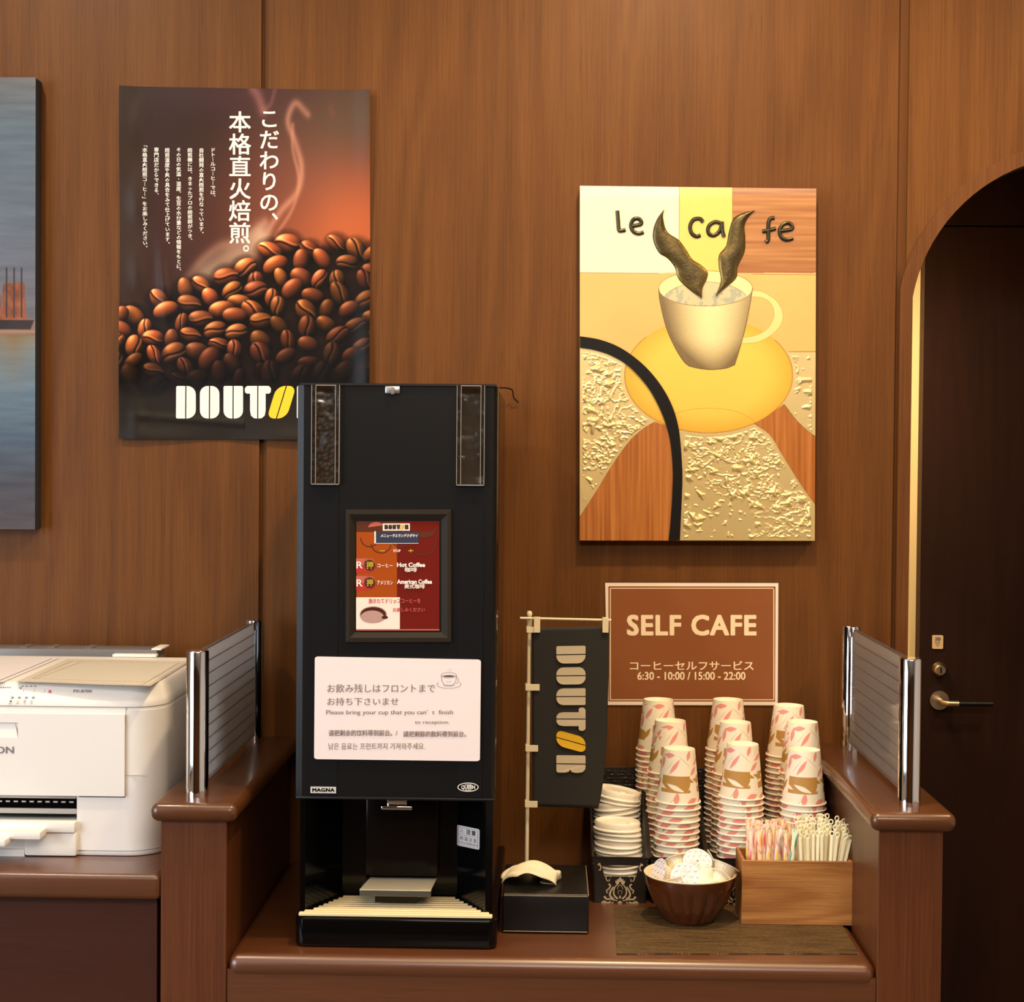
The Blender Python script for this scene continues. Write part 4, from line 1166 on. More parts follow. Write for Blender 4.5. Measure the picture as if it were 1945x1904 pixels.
# screen in its sloping bezel
def bezel_ring(px0, py0, px1, py1, y):
    return [at(px0, py1, y), at(px1, py1, y), at(px1, py0, y), at(px0, py0, y)]
mb = MB(); o_ = bezel_ring(656, 968, 857.5, 1221, YM); o1 = bezel_ring(657, 969, 856.5, 1220, YM - .004); o2 = bezel_ring(664, 977, 850, 1212, YM - .0045); i_ = bezel_ring(676, 990, 836, 1199, YM + .0008)
loft(mb, [o_, o1, o2, i_], cap0=False, cap1=False)
mb.build('screen_bezel', mat('bezel_brown_black', rgb(40, 33, 25), .6, spec=.2), dr, smooth=None)
ys = YM - .0006; sf = plane(ys)
def smat(n, c, e=.06): return mat('screen_' + n, rgb(*[q * (.92 if n in ('type', 'white') else .78) for q in c]), .25, spec=.3, emit=rgb(*c), estr=e)
mats = [smat('red', (132, 36, 26)), smat('orange', (198, 90, 30)), smat('white', (250, 232, 214)), smat('navy', (70, 74, 96)), smat('pink', (232, 120, 100)),
        smat('deep', (228, 66, 58)), smat('brown', (110, 60, 40)), smat('yellow', (246, 214, 60)), smat('coffee', (96, 46, 34)), smat('dark', (52, 34, 28)), smat('blush', (222, 176, 160))]
mb = MB()
def R(x0, y0, x1, y1, mi, lift=0):
    mb.poly([Vector(sf(a, b)) - Vector((0, lift, 0)) for a, b in ((x0, y1), (x1, y1), (x1, y0), (x0, y0))], mi)
def E_(cx, cy, rx, ry, mi, lift, a0=0, a1=360, inner=None):
    pts = ell_pts(cx, cy, rx, ry, a0, a1, 40)
    if inner: pts = pts + ell_pts(cx + inner[0], cy + inner[1], rx * inner[2], ry * inner[3], a1, a0, 40)
    pts = [(min(max(x, 676.5), 834.5), min(max(y, 991), 1198)) for x, y in pts]
    mb.poly([Vector(sf(*p)) - Vector((0, lift, 0)) for p in pts], mi)
def ringpx(cx, cy, r, wd, mi, lift, a0=0, a1=360):
    E_(cx, cy, r, r, mi, lift, a0, a1, (0, 0, 1 - wd / r, 1 - wd / r))
R(677, 990.5, 834.5, 1198, 0); R(677, 1011, 754, 1135, 1, .0002)
R(677, 990.5, 754, 1011, 6, .0002)
for cx, cy, r, a0, a1 in ((702, 1022, 18, 0, 180), (724, 1032, 20, 10, 175), (803, 1030, 26, -20, 150), (806, 994, 26, 20, 170), (762, 1016, 24, 60, 160)):
    ringpx(cx, cy, r, 2.2, 6, .0003, a0, a1)
E_(806, 1004, 24, 18, 6, .00025, 20, 160); E_(715, 1004, 16, 12, 4, .00025, 190, 330)
R(727, 994.5, 778.5, 1008.5, 2, .0004); R(714, 1011, 795, 1032.5, 3, .0004); R(711, 1009.5, 714, 1032.5, 2, .0005); R(714, 1032, 795, 1032.9, 2, .0005)
R(722, 1045.8, 731, 1047.2, 7, .0004); R(775.5, 1045.8, 785, 1047.2, 7, .0004); R(779.6, 1043, 780.8, 1050, 7, .0004)
for y in (1061, 1094.5):
    R(676.5, y, 703, y + 14, 4, .0004); R(676.5, y + 14, 703, y + 27, 5, .0004); E_(702, y + 13.5, 12, 13.5, 4, .0004, 180, 360); E_(702, y + 13.5, 12, 13.5, 5, .00041, 0, 180)
    E_(702.5, y + 13, 10.5, 10.5, 6, .0006)
R(676.5, 1135, 759.5, 1195.5, 2, .0004); R(676.5, 1195.5, 834.5, 1198, 4, .0003)
E_(709, 1168, 26, 16, 10, .0005); E_(709, 1167.5, 24, 14, 8, .0006, 170, 375); E_(707, 1172, 22, 12, 10, .0007); E_(731, 1173, 6, 3, 8, .0008)
sc_ = mb.build('menu_screen', mats, dr, smooth=None)
mb = MB(); tsf = plane(ys - .0009)
put_text(mb, 'メニューヲエランデ゙クダサイ'.replace('デ゙', 'デ'), (723, 1014.5, 794, 1021), tsf, bold=.02, shear=.2)
put_text(mb, 'STOP', (747, 1044.2, 761, 1049), tsf, bold=.02)
put_text(mb, 'コーヒー', (717, 1071, 746, 1078), tsf, bold=.01); put_text(mb, 'アメリカン', (716.5, 1103, 746, 1111), tsf, bold=.01)
put_text(mb, 'Hot Coffee', (754, 1069, 807.5, 1077.5), tsf, bold=.035); put_text(mb, '咖啡', (769, 1078, 792, 1087), tsf, fat=.012)
put_text(mb, 'American Coffee', (754, 1101, 820.5, 1109.5), tsf, bold=.035); put_text(mb, '美式咖啡', (768, 1109.5, 807, 1118.5), tsf, fat=.012)
put_text(mb, 'R', (677.2, 1067, 689, 1080), tsf, bold=.01); put_text(mb, 'R', (677.2, 1101, 689, 1114.5), tsf, bold=.01)
put_text(mb, '押', (696, 1067, 709, 1081), tsf, fat=.012, mi=1); put_text(mb, '押', (696.5, 1100.5, 708.5, 1114), tsf, fat=.012, mi=1)
put_text(mb, '挽きたてドリップコーヒーを', (700, 1137, 799, 1146.5), tsf, bold=.02, mi=2)
put_text(mb, 'お楽しみください', (746, 1154.5, 807, 1162.5), tsf, bold=.02, mi=2)
put_logo(mb, 730.5, 997, 8.6, plane(ys - .0006), 6, 1.22, acc=4)
nfaces = len(mb.f)
mb.m = [3 if (i >= nfaces - 12 and mb.m[i] == 0) else (4 if (i >= nfaces - 12) else mb.m[i]) for i in range(nfaces)]
mb.build('screen_lettering', [smat('type', (255, 240, 226), .1), mats[7], smat('rose', (226, 104, 96), .1), mats[9], smat('gold', (240, 190, 60), .2)], sc_, smooth=None)
# badges
mb = MB(); p, q = at(590, 1506.5, YM), at(638.5, 1495, YM)
mb.box(p.x, q.x, YM - .0015, YM, p.z, q.z)
bd = mb.build('name_badge', mat('badge_silver', rgb(205, 200, 195), .35), t)
mb = MB(); put_text(mb, 'MAGNA', (593, 1497.5, 635.5, 1504.5), plane(YM - .0016), fat=.035, spacing=1.1); mb.build('badge_lettering', M['gloss_black'], bd, smooth=None)
mb = MB(); bsf = plane(YM - .0012)
def ring_poly(mb, cx, cy, rx, ry, w_, surf, mi=0, n=48):
    o = ell_pts(cx, cy, rx, ry, 0, 360, n); i = ell_pts(cx, cy, rx - w_, ry - w_, 0, 360, n)
    for k in range(n): mb.add([surf(*o[k]), surf(*o[k + 1]), surf(*i[k + 1]), surf(*i[k])], [[0, 1, 2, 3]], mi)
mb.add([bsf(*p) for p in ell_pts(889, 1495.8, 20, 8.6)], [list(range(81))], 1)
b3 = plane(YM - .0016); ring_poly(mb, 889, 1495.8, 20, 8.6, 1.5, b3)
put_text(mb, 'QUEEN', (876, 1492, 902.5, 1500.5), b3, bold=.03); put_text(mb, 'COFFEE', (883, 1490.2, 895.5, 1492), b3, bold=.02)
for px in (884,): mb.poly([b3(883, 1501.8), b3(895, 1501.8), b3(895, 1500.8), b3(883, 1500.8)])
mb.build('oval_badge', [M['print_white'], M['gloss_black']], t, smooth=None)
# cup bay: dispenser block, spout, cup shelf, drip tray
mb = MB(); p, q = at(694, 1664, -.425), at(833, 1522, -.425)
mb.box(p.x, q.x, -.425, -.399, p.z, zdoor - .004, .003).build('dispenser_panel', mat('smoked_brown', rgb(16, 10, 7), .2, spec=.15), t)
p, q = at(724, 1538, -.470), at(783.5, 1531.5, -.470)
mb = MB().box(p.x, q.x, -.474, -.466, p.z, q.z, .0018); mb.box(p.x + .008, q.x - .008, -.468, -.40, p.z + .001, zdoor, .002)
mb.build('spout_bar', M['chrome'], t)
p = at(683, 1691, -.474); q = at(818, 1691, -.474)
zs = p.z
mb = MB(); mb.prism([(p.x, -.474, zs - .0004), (q.x, -.474, zs - .0004), (q.x + .004, -.405, zs - .0004), (p.x + .008, -.405, zs - .0004)], (0, 0, .0012))
mb.build('cup_shelf', mat('shelf_steel', rgb(226, 208, 172), .35), t)
mb = MB().box(p.x, q.x, -.4745, -.408, zs - .009, zs - .0006, .001)
mb.build('shelf_glass', mat('shelf_glass', rgb(120, 116, 104), .1, trans=.6), t)
mb = MB().box(p.x + .02, q.x - .02, -.455, -.40, zs - .022, zs - .0095)
mb.build('shelf_bracket', M['gloss_black'], t)
bx0, bx1 = at(558.5, 1790, -.509).x, at(943.5, 1790, -.509).x
mb = MB(); loft(mb, [[(x, y, z) for x, y in rr_outline(bx0 + i, bx1 - i, -.509 + i, -.06, .014)] for z, i in ((ZK + .0005, .004), (ZK + .003, .001), (ZK + .006, 0), (.7895, 0), (.7915, .0015))])
mb.build('drip_tray', M['gloss_black'], t, smooth=40)
mb = MB(); zg = .7925
gl0, gl1 = at(567, 1757, -.503).x, at(935, 1757, -.503).x
for k in range(9):
    y0 = -.503 + k * .0112; f = k / 8
    xa = gl0 + (cl + .002 - gl0) * (0 if k == 0 else (.12 + .88 * f)); xb = gl1 + (cr - .002 - gl1) * (0 if k == 0 else (.06 + .94 * f))
    if k == 0: xa, xb = gl0, gl1
    if k == 1: xa, xb = gl0 + .006, gl1 - .005
    mb.box(xa, xb, y0, y0 + .0082, zg, zg + .0042 + (0 if k else .0004), .0008, 1)
mb.build('drip_grille', mat('cream_grille', rgb(236, 214, 166), .22), t)
# caution label on the slanted cheek
A = Vector((cr, -.40, 0)); B = Vector((mx1 - .012, YM + .018, 0))
nrm = Vector((-(B.y - A.y), (B.x - A.x), 0)).normalized(); nrm = nrm if nrm.x < 0 else -nrm
def cheek(px, py):
    r = ray(px, py); k = (A + nrm * .0006 - CAM).dot(nrm) / r.dot(nrm); return CAM + r * k
mb = MB()
quad4 = [(868, 1567), (911, 1576), (910.5, 1615), (867.5, 1606)]
def q4(u, v):
    a = [quad4[0][k] * (1 - u) + quad4[1][k] * u for k in (0, 1)]; b = [quad4[3][k] * (1 - u) + quad4[2][k] * u for k in (0, 1)]
    return cheek(a[0] * (1 - v) + b[0] * v, a[1] * (1 - v) + b[1] * v)
mb.poly([q4(x, 1 - y) for x, y in rrect(0, 0, 1, 1, (.08,) * 4)])
lb = mb.build('caution_label', mat('label_silver', rgb(214, 208, 208), .4), t, smooth=None)
mb = MB(); lf = lambda x, y: tuple(q4(x, y) + nrm * .0005)
put_text(mb, '注意', (.42, .12, .84, .36), lf, fat=.02, spacing=1.3, lift=0); put_text(mb, '熱湯注意', (.14, .50, .88, .70), lf, bold=.0, spacing=1.4, lift=0, mi=1)
put_text(mb, 'やけどの恐れあり', (.10, .75, .92, .88), lf, lift=0, mi=1); frame_px(mb, .06, .08, .94, .94, .012, lf, 1); mb.poly([lf(.06, .44), lf(.94, .44), lf(.94, .425), lf(.06, .425)], 1)
mb.poly([lf(.12, .34), lf(.30, .34), lf(.21, .14)], 2)
mb.build('caution_lettering', [M['ink'], M['ink_grey'], mat('pink_mark', rgb(206, 176, 176), .5)], lb, smooth=None)
# cable beside the machine
mb = MB(); mb.tube(curve([(mx1 - .012, -.052, at(958, 738, -.03).z), (mx1 + .002, -.028, at(960, 738, -.02).z), (mx1 + .010, -.016, at(964, 742, -.02).z), (mx1 + .012, -.012, at(965, 755, -.02).z), (mx1 + .020, -.006, at(972, 764, -.02).z)], 6), .0012, 8)
mb.build('cable', M['black'], t)

# notice card on the machine
YN = YM - .0035
t = thing('notice_card', 'white notice card in four languages stuck on the black machine door', 'notice', tuple(at(756, 1445, YN)))
nq = [(598, 1247.5), (913.5, 1253.5), (911.5, 1446.5), (596.5, 1442.5)]
def nuv(u, v):
    a = [nq[0][k] * (1 - u) + nq[1][k] * u for k in (0, 1)]; b = [nq[3][k] * (1 - u) + nq[2][k] * u for k in (0, 1)]
    return at(a[0] * (1 - v) + b[0] * v, a[1] * (1 - v) + b[1] * v, YN)
mb = MB(); mb.prism([nuv(x, 1 - y) for x, y in [((p[0]) , p[1]) for p in [(x, y / 1.0) for x, y in rrect(0, 0, 1, 1, (.022,) * 4, 6)]]], (0, .0012, 0))
mb.build('card', mat('notice_white', rgb(238, 224, 220), .45), t, smooth=None)
# enlarged coordinates of the notice: card spans x 98-1855, y 95-1185 at scale 5.557
nz_ = lambda x, y: tuple(nuv((x - 96) / 1756, (y - (94 + 34 * (x - 96) / 1756)) / (1090 - 10 * (x - 96) / 1756)) - Vector((0, .0003, 0)))
mb = MB(); INKN = mat('notice_ink', rgb(124, 108, 104), .6)
put_text(mb, 'お飲み残しはフロントまで', (232, 386, 1370, 476), nz_); put_text(mb, 'お持ち下さいませ', (232, 530, 985, 612), nz_)
put_text(mb, 'Please bring your cup that you can’  t  finish', (222, 662, 1562, 722), nz_); put_text(mb, 'to reception.', (1160, 775, 1525, 820), nz_)
put_text(mb, '请把剩余的饮料带到前台。/', (248, 872, 975, 938), nz_, fat=.008); put_text(mb, '請把剩餘的飲料帶到前台。', (1040, 885, 1702, 948), nz_, fat=.008)
put_text(mb, '남은 음료는 프런트까지 가져와주세요.', (248, 1012, 1268, 1082), nz_)
mb.build('lettering', INKN, t, smooth=None)
mb = MB()
def line(mb, pts, w_=4, surf=nz_, mi=0):
    for (x0, y0), (x1, y1) in zip(pts[:-1], pts[1:]):
        L_ = math.hypot(x1 - x0, y1 - y0) + 1e-6; nx_, ny_ = -(y1 - y0) / L_ * w_ / 2, (x1 - x0) / L_ * w_ / 2
        mb.add([surf(x0 + nx_, y0 + ny_), surf(x1 + nx_, y1 + ny_), surf(x1 - nx_, y1 - ny_), surf(x0 - nx_, y0 - ny_)], [[0, 1, 2, 3]], mi)
line(mb, ell_pts(1514, 292, 80, 28)); line(mb, curve([(1434, 292), (1440, 345), (1462, 385), (1485, 398), (1545, 398), (1570, 382), (1590, 345), (1594, 292)]))
line(mb, ell_pts(1590, 345, 26, 34, -80, 90)); line(mb, ell_pts(1516, 390, 126, 42, -30, 210)); line(mb, ell_pts(1516, 392, 60, 14, 0, 180)); line(mb, ell_pts(1514, 350, 26, 16, 20, 160), 3)
line(mb, curve([(1500, 250), (1510, 238), (1506, 226)]), 2); line(mb, curve([(1524, 250), (1536, 238), (1530, 222)]), 2)
mb.poly([nz_(*p) for p in ell_pts(1514, 302, 62, 9)], 1)
mb.build('cup_drawing', [INKN, M['ink']], t, smooth=None)

# ------------------------------------------------------------------ little banner on its stand
YB = -.200
t = thing('table_banner', 'small black banner with lettering on a thin cream pole behind the tissue box', 'banner', (at(1000, 1600, YB).x, YB, ZK))
px_, pz = at(1004.5, 1180, YB).x, 0
p_top, p_bot = at(1005.5, 1172, YB), at(1000.5, 1630, YB); dirv = (p_bot - p_top).normalized(); p_bot = p_top + dirv * ((ZK + .012 - p_top.z) / dirv.z)
mb = MB(); mb.tube([p_bot, p_top], .0031, 16)
po = mb.build('pole', M['ivory'], t)
mb = MB(); mb.lathe([(0, .0095), (.003, .009), (.0045, .0055), (.0042, .002), (.003, .0), (.0040, -.002), (.0044, -.016), (.0031, -.018)], 20, p_top)
mb.build('finial', M['ivory'], po)
MB().lathe([(0, .012), (.012, .012), (.030, .008), (.032, .0015), (.032, .0005), (0, .0005)], 32, (p_bot.x, YB, ZK)).build('base', M['black'], t)
YC = YB - .007
a, b = at(988, 1174.5, YC), at(1161, 1178.5, YC)
MB().tube([a, b], .0020, 12).build('cross_bar', M['ivory'], t)
FC = [(1010, 1193), (1156, 1190), (1135, 1538), (1011, 1533)]
def flag_uv(u, v):
    px0 = 1010 + 1.5 * v; px1 = 1157.5 - 6 * v - 15 * v ** 5 - 0 * v
    py = (1193 - 3.5 * u) * (1 - v) + (1532 + 4 * u) * v
    yy_ = YC - .0012 - .006 * math.sin(PI * u) * (1 - .3 * v) * .6 - .010 * max(0, v - .6) * u
    return at(px0 + (px1 - px0) * u, py, yy_)
nyf, nxf = 50, 26
P = np.array([[flag_uv(i / (nxf - 1), j / (nyf - 1))[:] for i in range(nxf)] for j in range(nyf)])
mcl = mat('black_cloth', rgb(38, 35, 30), .75, bump=.2, bscale=900)
fl = grid_mesh('cloth', P, None, mcl, t)
so = fl.modifiers.new('thickness', 'SOLIDIFY'); so.thickness = .0007; so.offset = 0
def flag_px(px, py):
    v = (py - 1192) / 342; v = min(max(v, 0), 1); px0 = 1010 + 1.5 * v; px1 = 1157.5 - 6 * v - 15 * v ** 5
    return tuple(flag_uv((px - px0) / (px1 - px0), v) - Vector((0, .0030, 0)))
# banner letters run downwards; enlarged scale 4.05 from (940, 1090)
mb = MB()
h_ = (697 - 473) / 4.05
for k, ((Pl, acc), (y0, y1)) in enumerate(zip(logo_shapes(), ((557, 692), (721, 853), (882, 1011), (1030, 1208), (1211, 1369), (1396, 1530)))):
    xs = [x for q in Pl for x, _ in q]; lo, hi = min(xs), max(xs)
    for poly in Pl:
        mb.poly([flag_px(940 + (473 - 0 + 224 * y) / 4.05, 1090 + (y0 + (x - lo) / (hi - lo) * (y1 - y0)) / 4.05) for x, y in poly], acc)
mb.build('lettering', [mat('banner_cream', rgb(206, 190, 160), .7), mat('banner_yellow', rgb(232, 184, 36), .7)], t, smooth=None)
mb_t = MB()
for x0, y0, x1, y1 in ((1000, 1191, 1026, 1202), (998, 1300, 1025, 1312), (998, 1416, 1022, 1428), (997, 1522, 1021, 1534)):
    p, q = at(x0, y1, YC - .004), at(x1, y0, YC - .004); mb_t = MB().box(p.x, q.x, YC - .0052, YC - .0040, p.z, q.z, .0003, 1); mb_t.box(p.x, p.x + .0012, YC - .0045, YB + .004, p.z, q.z)
    mb_t.build('tab', M['ivory'], t)
for x0, y0, x1, y1 in ((1014, 1173, 1026, 1202), (1144, 1174, 1156, 1202)):
    p, q = at(x0, y1, YC - .006), at(x1, y0, YC - .006); MB().box(p.x, q.x, YC - .0072, YC - .0060, p.z, q.z, .0003, 1).box(p.x, q.x, YC - .0065, YC + .003, q.z - .001, q.z).build('tab', M['ivory'], t)

# ------------------------------------------------------------------ tissue box
p, q = at(953.5, 1781, -.426), at(1118, 1781, -.426)
tx0, tx1 = p.x, q.x; zt = at(1030, 1701.5, -.426).z
t = thing('tissue_box', 'black leather tissue box with pale stitching beside the coffee machine', 'tissue box', ((tx0 + tx1) / 2, -.335, ZK))
lea = mat('black_leather', rgb(17, 16, 15), .36, bump=.25, bscale=420)
MB().box(tx0, tx1, -.426, -.243, ZK + .0005, zt, .0025, 3).build('box_body', lea, t)
mb = MB()
for z in (zt - .0005, ZK + .0035): mb.tube([(tx0 + .002, -.4262, z), (tx1 - .002, -.4262, z)], .0006, 6)
mb.tube([(tx1 - .0005, -.424, zt - .0002), (tx1 - .0005, -.246, zt - .0002)], .0006, 6); mb.tube([(tx0 + .003, -.4205, zt + .0001), (tx1 - .002, -.4205, zt + .0001)], .00045, 6)
mb.build('stitching', mat('pale_thread', rgb(150, 134, 110), .6), t)
# the tissue: an arched, creased strip coming out of the slot
up = resample(curve([(1036, 1686), (1030, 1672), (1052, 1676), (1062, 1662), (1056, 1654), (1032, 1645), (1004, 1638), (975, 1648), (958, 1662), (953.5, 1670)]), 44)
t2 = thing('tissue', 'white tissue pulled up out of the black leather box', 'tissue', tuple(at(1036, 1686, -.345)))
rows = []
for i, (px, py) in enumerate(up):
    f = i / 43; row = []
    for j in range(22):
        s = j / 21 - .5
        wid = .070 * (.42 + .58 * min(1, f * 2.2)) * (1 - .35 * max(0, f - .75) / .25)
        base = at(px, py, -.345)
        y = -.345 + s * wid
        z = base.z - .024 * (abs(s + .12) * 1.8) ** 2.0 * min(1, f * 3) * (1 - .4 * f) + .0055 * (abs(math.sin(f * 7.5 + s * 5)) - .5) * min(1, f * 3) + .0035 * (abs(math.sin(s * 13 - f * 6)) - .5) + .0016 * math.sin(s * 27 + f * 8)
        x = base.x + .003 * math.sin(s * 7 + f * 4) + (.006 * s if f > .3 else 0)
        z = max(z, zt + .0012)
        row.append((x, y, z))
    rows.append(row)
ti = grid_mesh('sheet', np.array(rows), None, mat('tissue_paper', rgb(240, 226, 196), .85, bump=.4, bscale=130), t2)
so = ti.modifiers.new('thickness', 'SOLIDIFY'); so.thickness = .0006
# ------------------------------------------------------------------ woven place mat
def mat_weave():
    m, nt, p = base_mat('woven_vinyl'); N, L = nt.nodes, nt.links
    tc = N.new('ShaderNodeTexCoord'); mp = N.new('ShaderNodeMapping'); L.new(tc.outputs['Object'], mp.inputs[0])
    br = N.new('ShaderNodeTexBrick'); br.inputs['Scale'].default_value = 1.0
    br.inputs['Color1'].default_value = rgb(112, 86, 48); br.inputs['Color2'].default_value = rgb(150, 120, 72); br.inputs['Mortar'].default_value = rgb(66, 46, 24)
    br.inputs['Brick Width'].default_value = .0052; br.inputs['Row Height'].default_value = .0026; br.inputs['Mortar Size'].default_value = .0007
    L.new(mp.outputs[0], br.inputs['Vector'])
    n = N.new('ShaderNodeTexNoise'); n.inputs['Scale'].default_value = 1; mp2 = N.new('ShaderNodeMapping'); mp2.inputs['Scale'].default_value = (14, 150, 1)
    L.new(tc.outputs['Object'], mp2.inputs[0]); L.new(mp2.outputs[0], n.inputs['Vector'])
    mx = N.new('ShaderNodeMix'); mx.data_type = 'RGBA'; mx.blend_type = 'MULTIPLY'; mx.inputs[0].default_value = .8
    cr = N.new('ShaderNodeValToRGB'); cr.color_ramp.elements[0].position = .35; cr.color_ramp.elements[0].color = (.34, .32, .30, 1); cr.color_ramp.elements[1].position = .65
    L.new(n.outputs['Fac'], cr.inputs[0]); L.new(br.outputs['Color'], mx.inputs[6]); L.new(cr.outputs[0], mx.inputs[7]); L.new(mx.outputs[2], p.inputs['Base Color'])
    bp = N.new('ShaderNodeBump'); bp.inputs['Strength'].default_value = .5; bp.inputs['Distance'].default_value = .001; bp.invert = True
    L.new(br.outputs['Fac'], bp.inputs['Height']); L.new(bp.outputs[0], p.inputs['Normal']); p.inputs['Roughness'].default_value = .5
    return m
fl_, fr_ = atz(1171, 1812, ZK + .0015), atz(1632, 1812, ZK + .0015); rl_ = atz(1167, 1722, ZK + .0015)
mb = MB(); mb.prism([(fl_.x, fl_.y, ZK + .0002), (fr_.x, fr_.y, ZK + .0002), (fr_.x + .002, rl_.y, ZK + .0002), (rl_.x, rl_.y, ZK + .0002)], (0, 0, .0014))
pmat = mb.build('place_mat', mat_weave(), loc=tuple((fl_ + fr_) / 2), smooth=None)
tag(pmat, 'brown woven place mat on the counter under the bowl and wooden box', 'mat')

# ------------------------------------------------------------------ three plastic baskets
BAS = mat('brown_black_plastic', rgb(34, 26, 21), .38)
def bas_in():
    m, nt, p = base_mat('basket_lattice'); N, L = nt.nodes, nt.links
    tc = N.new('ShaderNodeTexCoord'); v = N.new('ShaderNodeTexVoronoi'); v.inputs['Scale'].default_value = 170; v.feature = 'DISTANCE_TO_EDGE'; v.inputs['Randomness'].default_value = .25
    L.new(tc.outputs['Object'], v.inputs['Vector'])
    b = N.new('ShaderNodeBump'); b.inputs['Strength'].default_value = 1; b.inputs['Distance'].default_value = .003; L.new(v.outputs['Distance'], b.inputs['Height']); L.new(b.outputs[0], p.inputs['Normal'])
    p.inputs['Base Color'].default_value = rgb(36, 28, 22); p.inputs['Roughness'].default_value = .35; return m
BASI = bas_in()
ORN = mat('ornament_beige', rgb(205, 184, 150), .6)
BF, BR_ = -.258, -.022                                      # front and rear of the baskets
ZB0 = ZK + .0004
ZF = at(1180, 1630, BF).z; ZR = at(1175, 1459, BR_).z
def basket(cx, label, floor_z):
    t = thing('basket', label, 'basket', (cx, (BF + BR_) / 2, ZK), 'dark plastic baskets')
    wt, wb = .0435, .040
    mb = MB()
    th_ = .0022
    for s in (-1, 1):                                       # side walls, rim rising to the back
        o = [(cx + s * wb, BF + .004, ZB0), (cx + s * wb, BR_, ZB0), (cx + s * wt, BR_, ZR), (cx + s * wt, BF, ZF)]
        mb.prism(o, (-s * th_, 0, 0), 1)
    mb.prism([(cx - wb, BR_, ZB0), (cx + wb, BR_, ZB0), (cx + wt, BR_, ZR), (cx - wt, BR_, ZR)], (0, -th_, 0), 1)
    # front with the hand slot
    h0, h1 = ZF - .030, ZF - .012
    fw = lambda z: wb + (wt - wb) * (z - ZB0) / (ZF - ZB0)
    fy = lambda z: BF + .004 * (1 - (z - ZB0) / (ZF - ZB0))
    def fp(x, z): return (cx + x, fy(z), z)
    off = (0, th_, 0)
    mb.prism([fp(-fw(ZB0), ZB0), fp(fw(ZB0), ZB0), fp(fw(h0), h0), fp(-fw(h0), h0)], off)
    mb.prism([fp(-fw(h1), h1), fp(fw(h1), h1), fp(fw(ZF), ZF), fp(-fw(ZF), ZF)], off)
    for s in (-1, 1):
        mb.prism([fp(s * .0245, h0), fp(s * fw(h0), h0), fp(s * fw(h1), h1), fp(s * .0285, h1)], off)
    mb.box(cx - wb + .001, cx + wb - .001, BF + .006, BR_ - .001, floor_z - .004, floor_z - .0005)
    bd = mb.build('basket_body', [BAS, BASI], t, smooth=30)
    mb = MB()                                               # rolled rim
    rim = [(cx - wt, BF, ZF), (cx + wt, BF, ZF), (cx + wt, BR_, ZR), (cx - wt, BR_, ZR)]
    mb.tube([Vector(p) for p in rim], .0021, 8, closed=True)
    mb.build('rim', BAS, t)
    # cut-out damask ornament on the front, symmetrical about the middle
    mb = MB(); sc = .083 / 600.0                            # drawn on a 600-unit wide front (enlarged view, middle x 570)
    def op(x, y):
        z = ZF - (y - 1200) * sc * 1.0
        return (cx + (x - 570) * sc, fy(z) - .0007, z)
    def both(pts):
        mb.poly([op(*p) for p in pts]); mb.poly([op(1140 - p[0], p[1]) for p in pts][::-1])
    def stripe(pts, w0, w1=None):
        c_ = resample(curve(pts, 8), 18); w1 = w0 if w1 is None else w1
        for sgn in (1, -1):
            q = [(p[0] if sgn == 1 else 1140 - p[0], p[1]) for p in c_]
            for k in range(17):
                (xa, ya), (xb, yb) = q[k], q[k + 1]; L_ = math.hypot(xb - xa, yb - ya) + 1e-6
                wa = (w0 + (w1 - w0) * k / 17) / 2; wc = (w0 + (w1 - w0) * (k + 1) / 17) / 2; nx_, ny_ = -(yb - ya) / L_, (xb - xa) / L_
                mb.add([op(xa + nx_ * wa, ya + ny_ * wa), op(xb + nx_ * wc, yb + ny_ * wc), op(xb - nx_ * wc, yb - ny_ * wc), op(xa - nx_ * wa, ya - ny_ * wa)], [[0, 1, 2, 3]])
    mb.poly([op(*p) for p in ((570, 1415), (590, 1445), (606, 1440), (604, 1462), (624, 1458), (622, 1490), (604, 1500), (570, 1470), (536, 1500), (518, 1490), (516, 1458), (536, 1462), (534, 1440), (550, 1445))])
    stripe([(560, 1488), (522, 1520), (500, 1570), (505, 1625), (545, 1668)], 10, 20)
    stripe([(566, 1508), (545, 1535), (540, 1560)], 8, 5); stripe([(566, 1570), (548, 1585), (552, 1615)], 7, 4)
    mb.poly([op(*p) for p in ((570, 1620), (582, 1650), (570, 1668), (558, 1650))])
    stripe([(497, 1530), (462, 1590), (462, 1640), (500, 1672)], 16, 26); stripe([(440, 1500), (462, 1515), (445, 1555), (420, 1570), (428, 1605)], 20, 12)
    stripe([(470, 1420), (445, 1400), (410, 1420), (425, 1462), (452, 1462), (450, 1440)], 12, 9)
    stripe([(540, 1690), (470, 1672), (420, 1670), (395, 1640)], 8, 26); stripe([(470, 1700), (430, 1715), (385, 1700), (372, 1740)], 14, 34)
    stripe([(500, 1700), (450, 1740), (380, 1748)], 8, 22); mb.poly([op(*p) for p in ((570, 1690), (600, 1708), (580, 1716), (572, 1745), (568, 1745), (560, 1716), (540, 1708))])
    stripe([(345, 1262), (318, 1280), (345, 1290)], 12, 7); stripe([(330, 1268), (352, 1300), (345, 1345), (330, 1335)], 18, 8)
    mb.build('ornament', ORN, t, smooth=None)
    return t
bxs = [at(1178, 1676, BF).x]; bxs.append(bxs[0] + .0905); bxs.append(bxs[1] + .0905)
bxs[1] = at(1289, 1640, BF).x; bxs[2] = at(1398, 1640, BF).x
FLOOR_C = ZF - .016
basket(bxs[0], 'dark plastic basket with damask front holding white cup lids', ZK + .008)
basket(bxs[1], 'dark plastic basket of cups standing directly behind the brown bowl', FLOOR_C)
basket(bxs[2], 'dark plastic basket of cups partly hidden behind the wooden box', FLOOR_C)

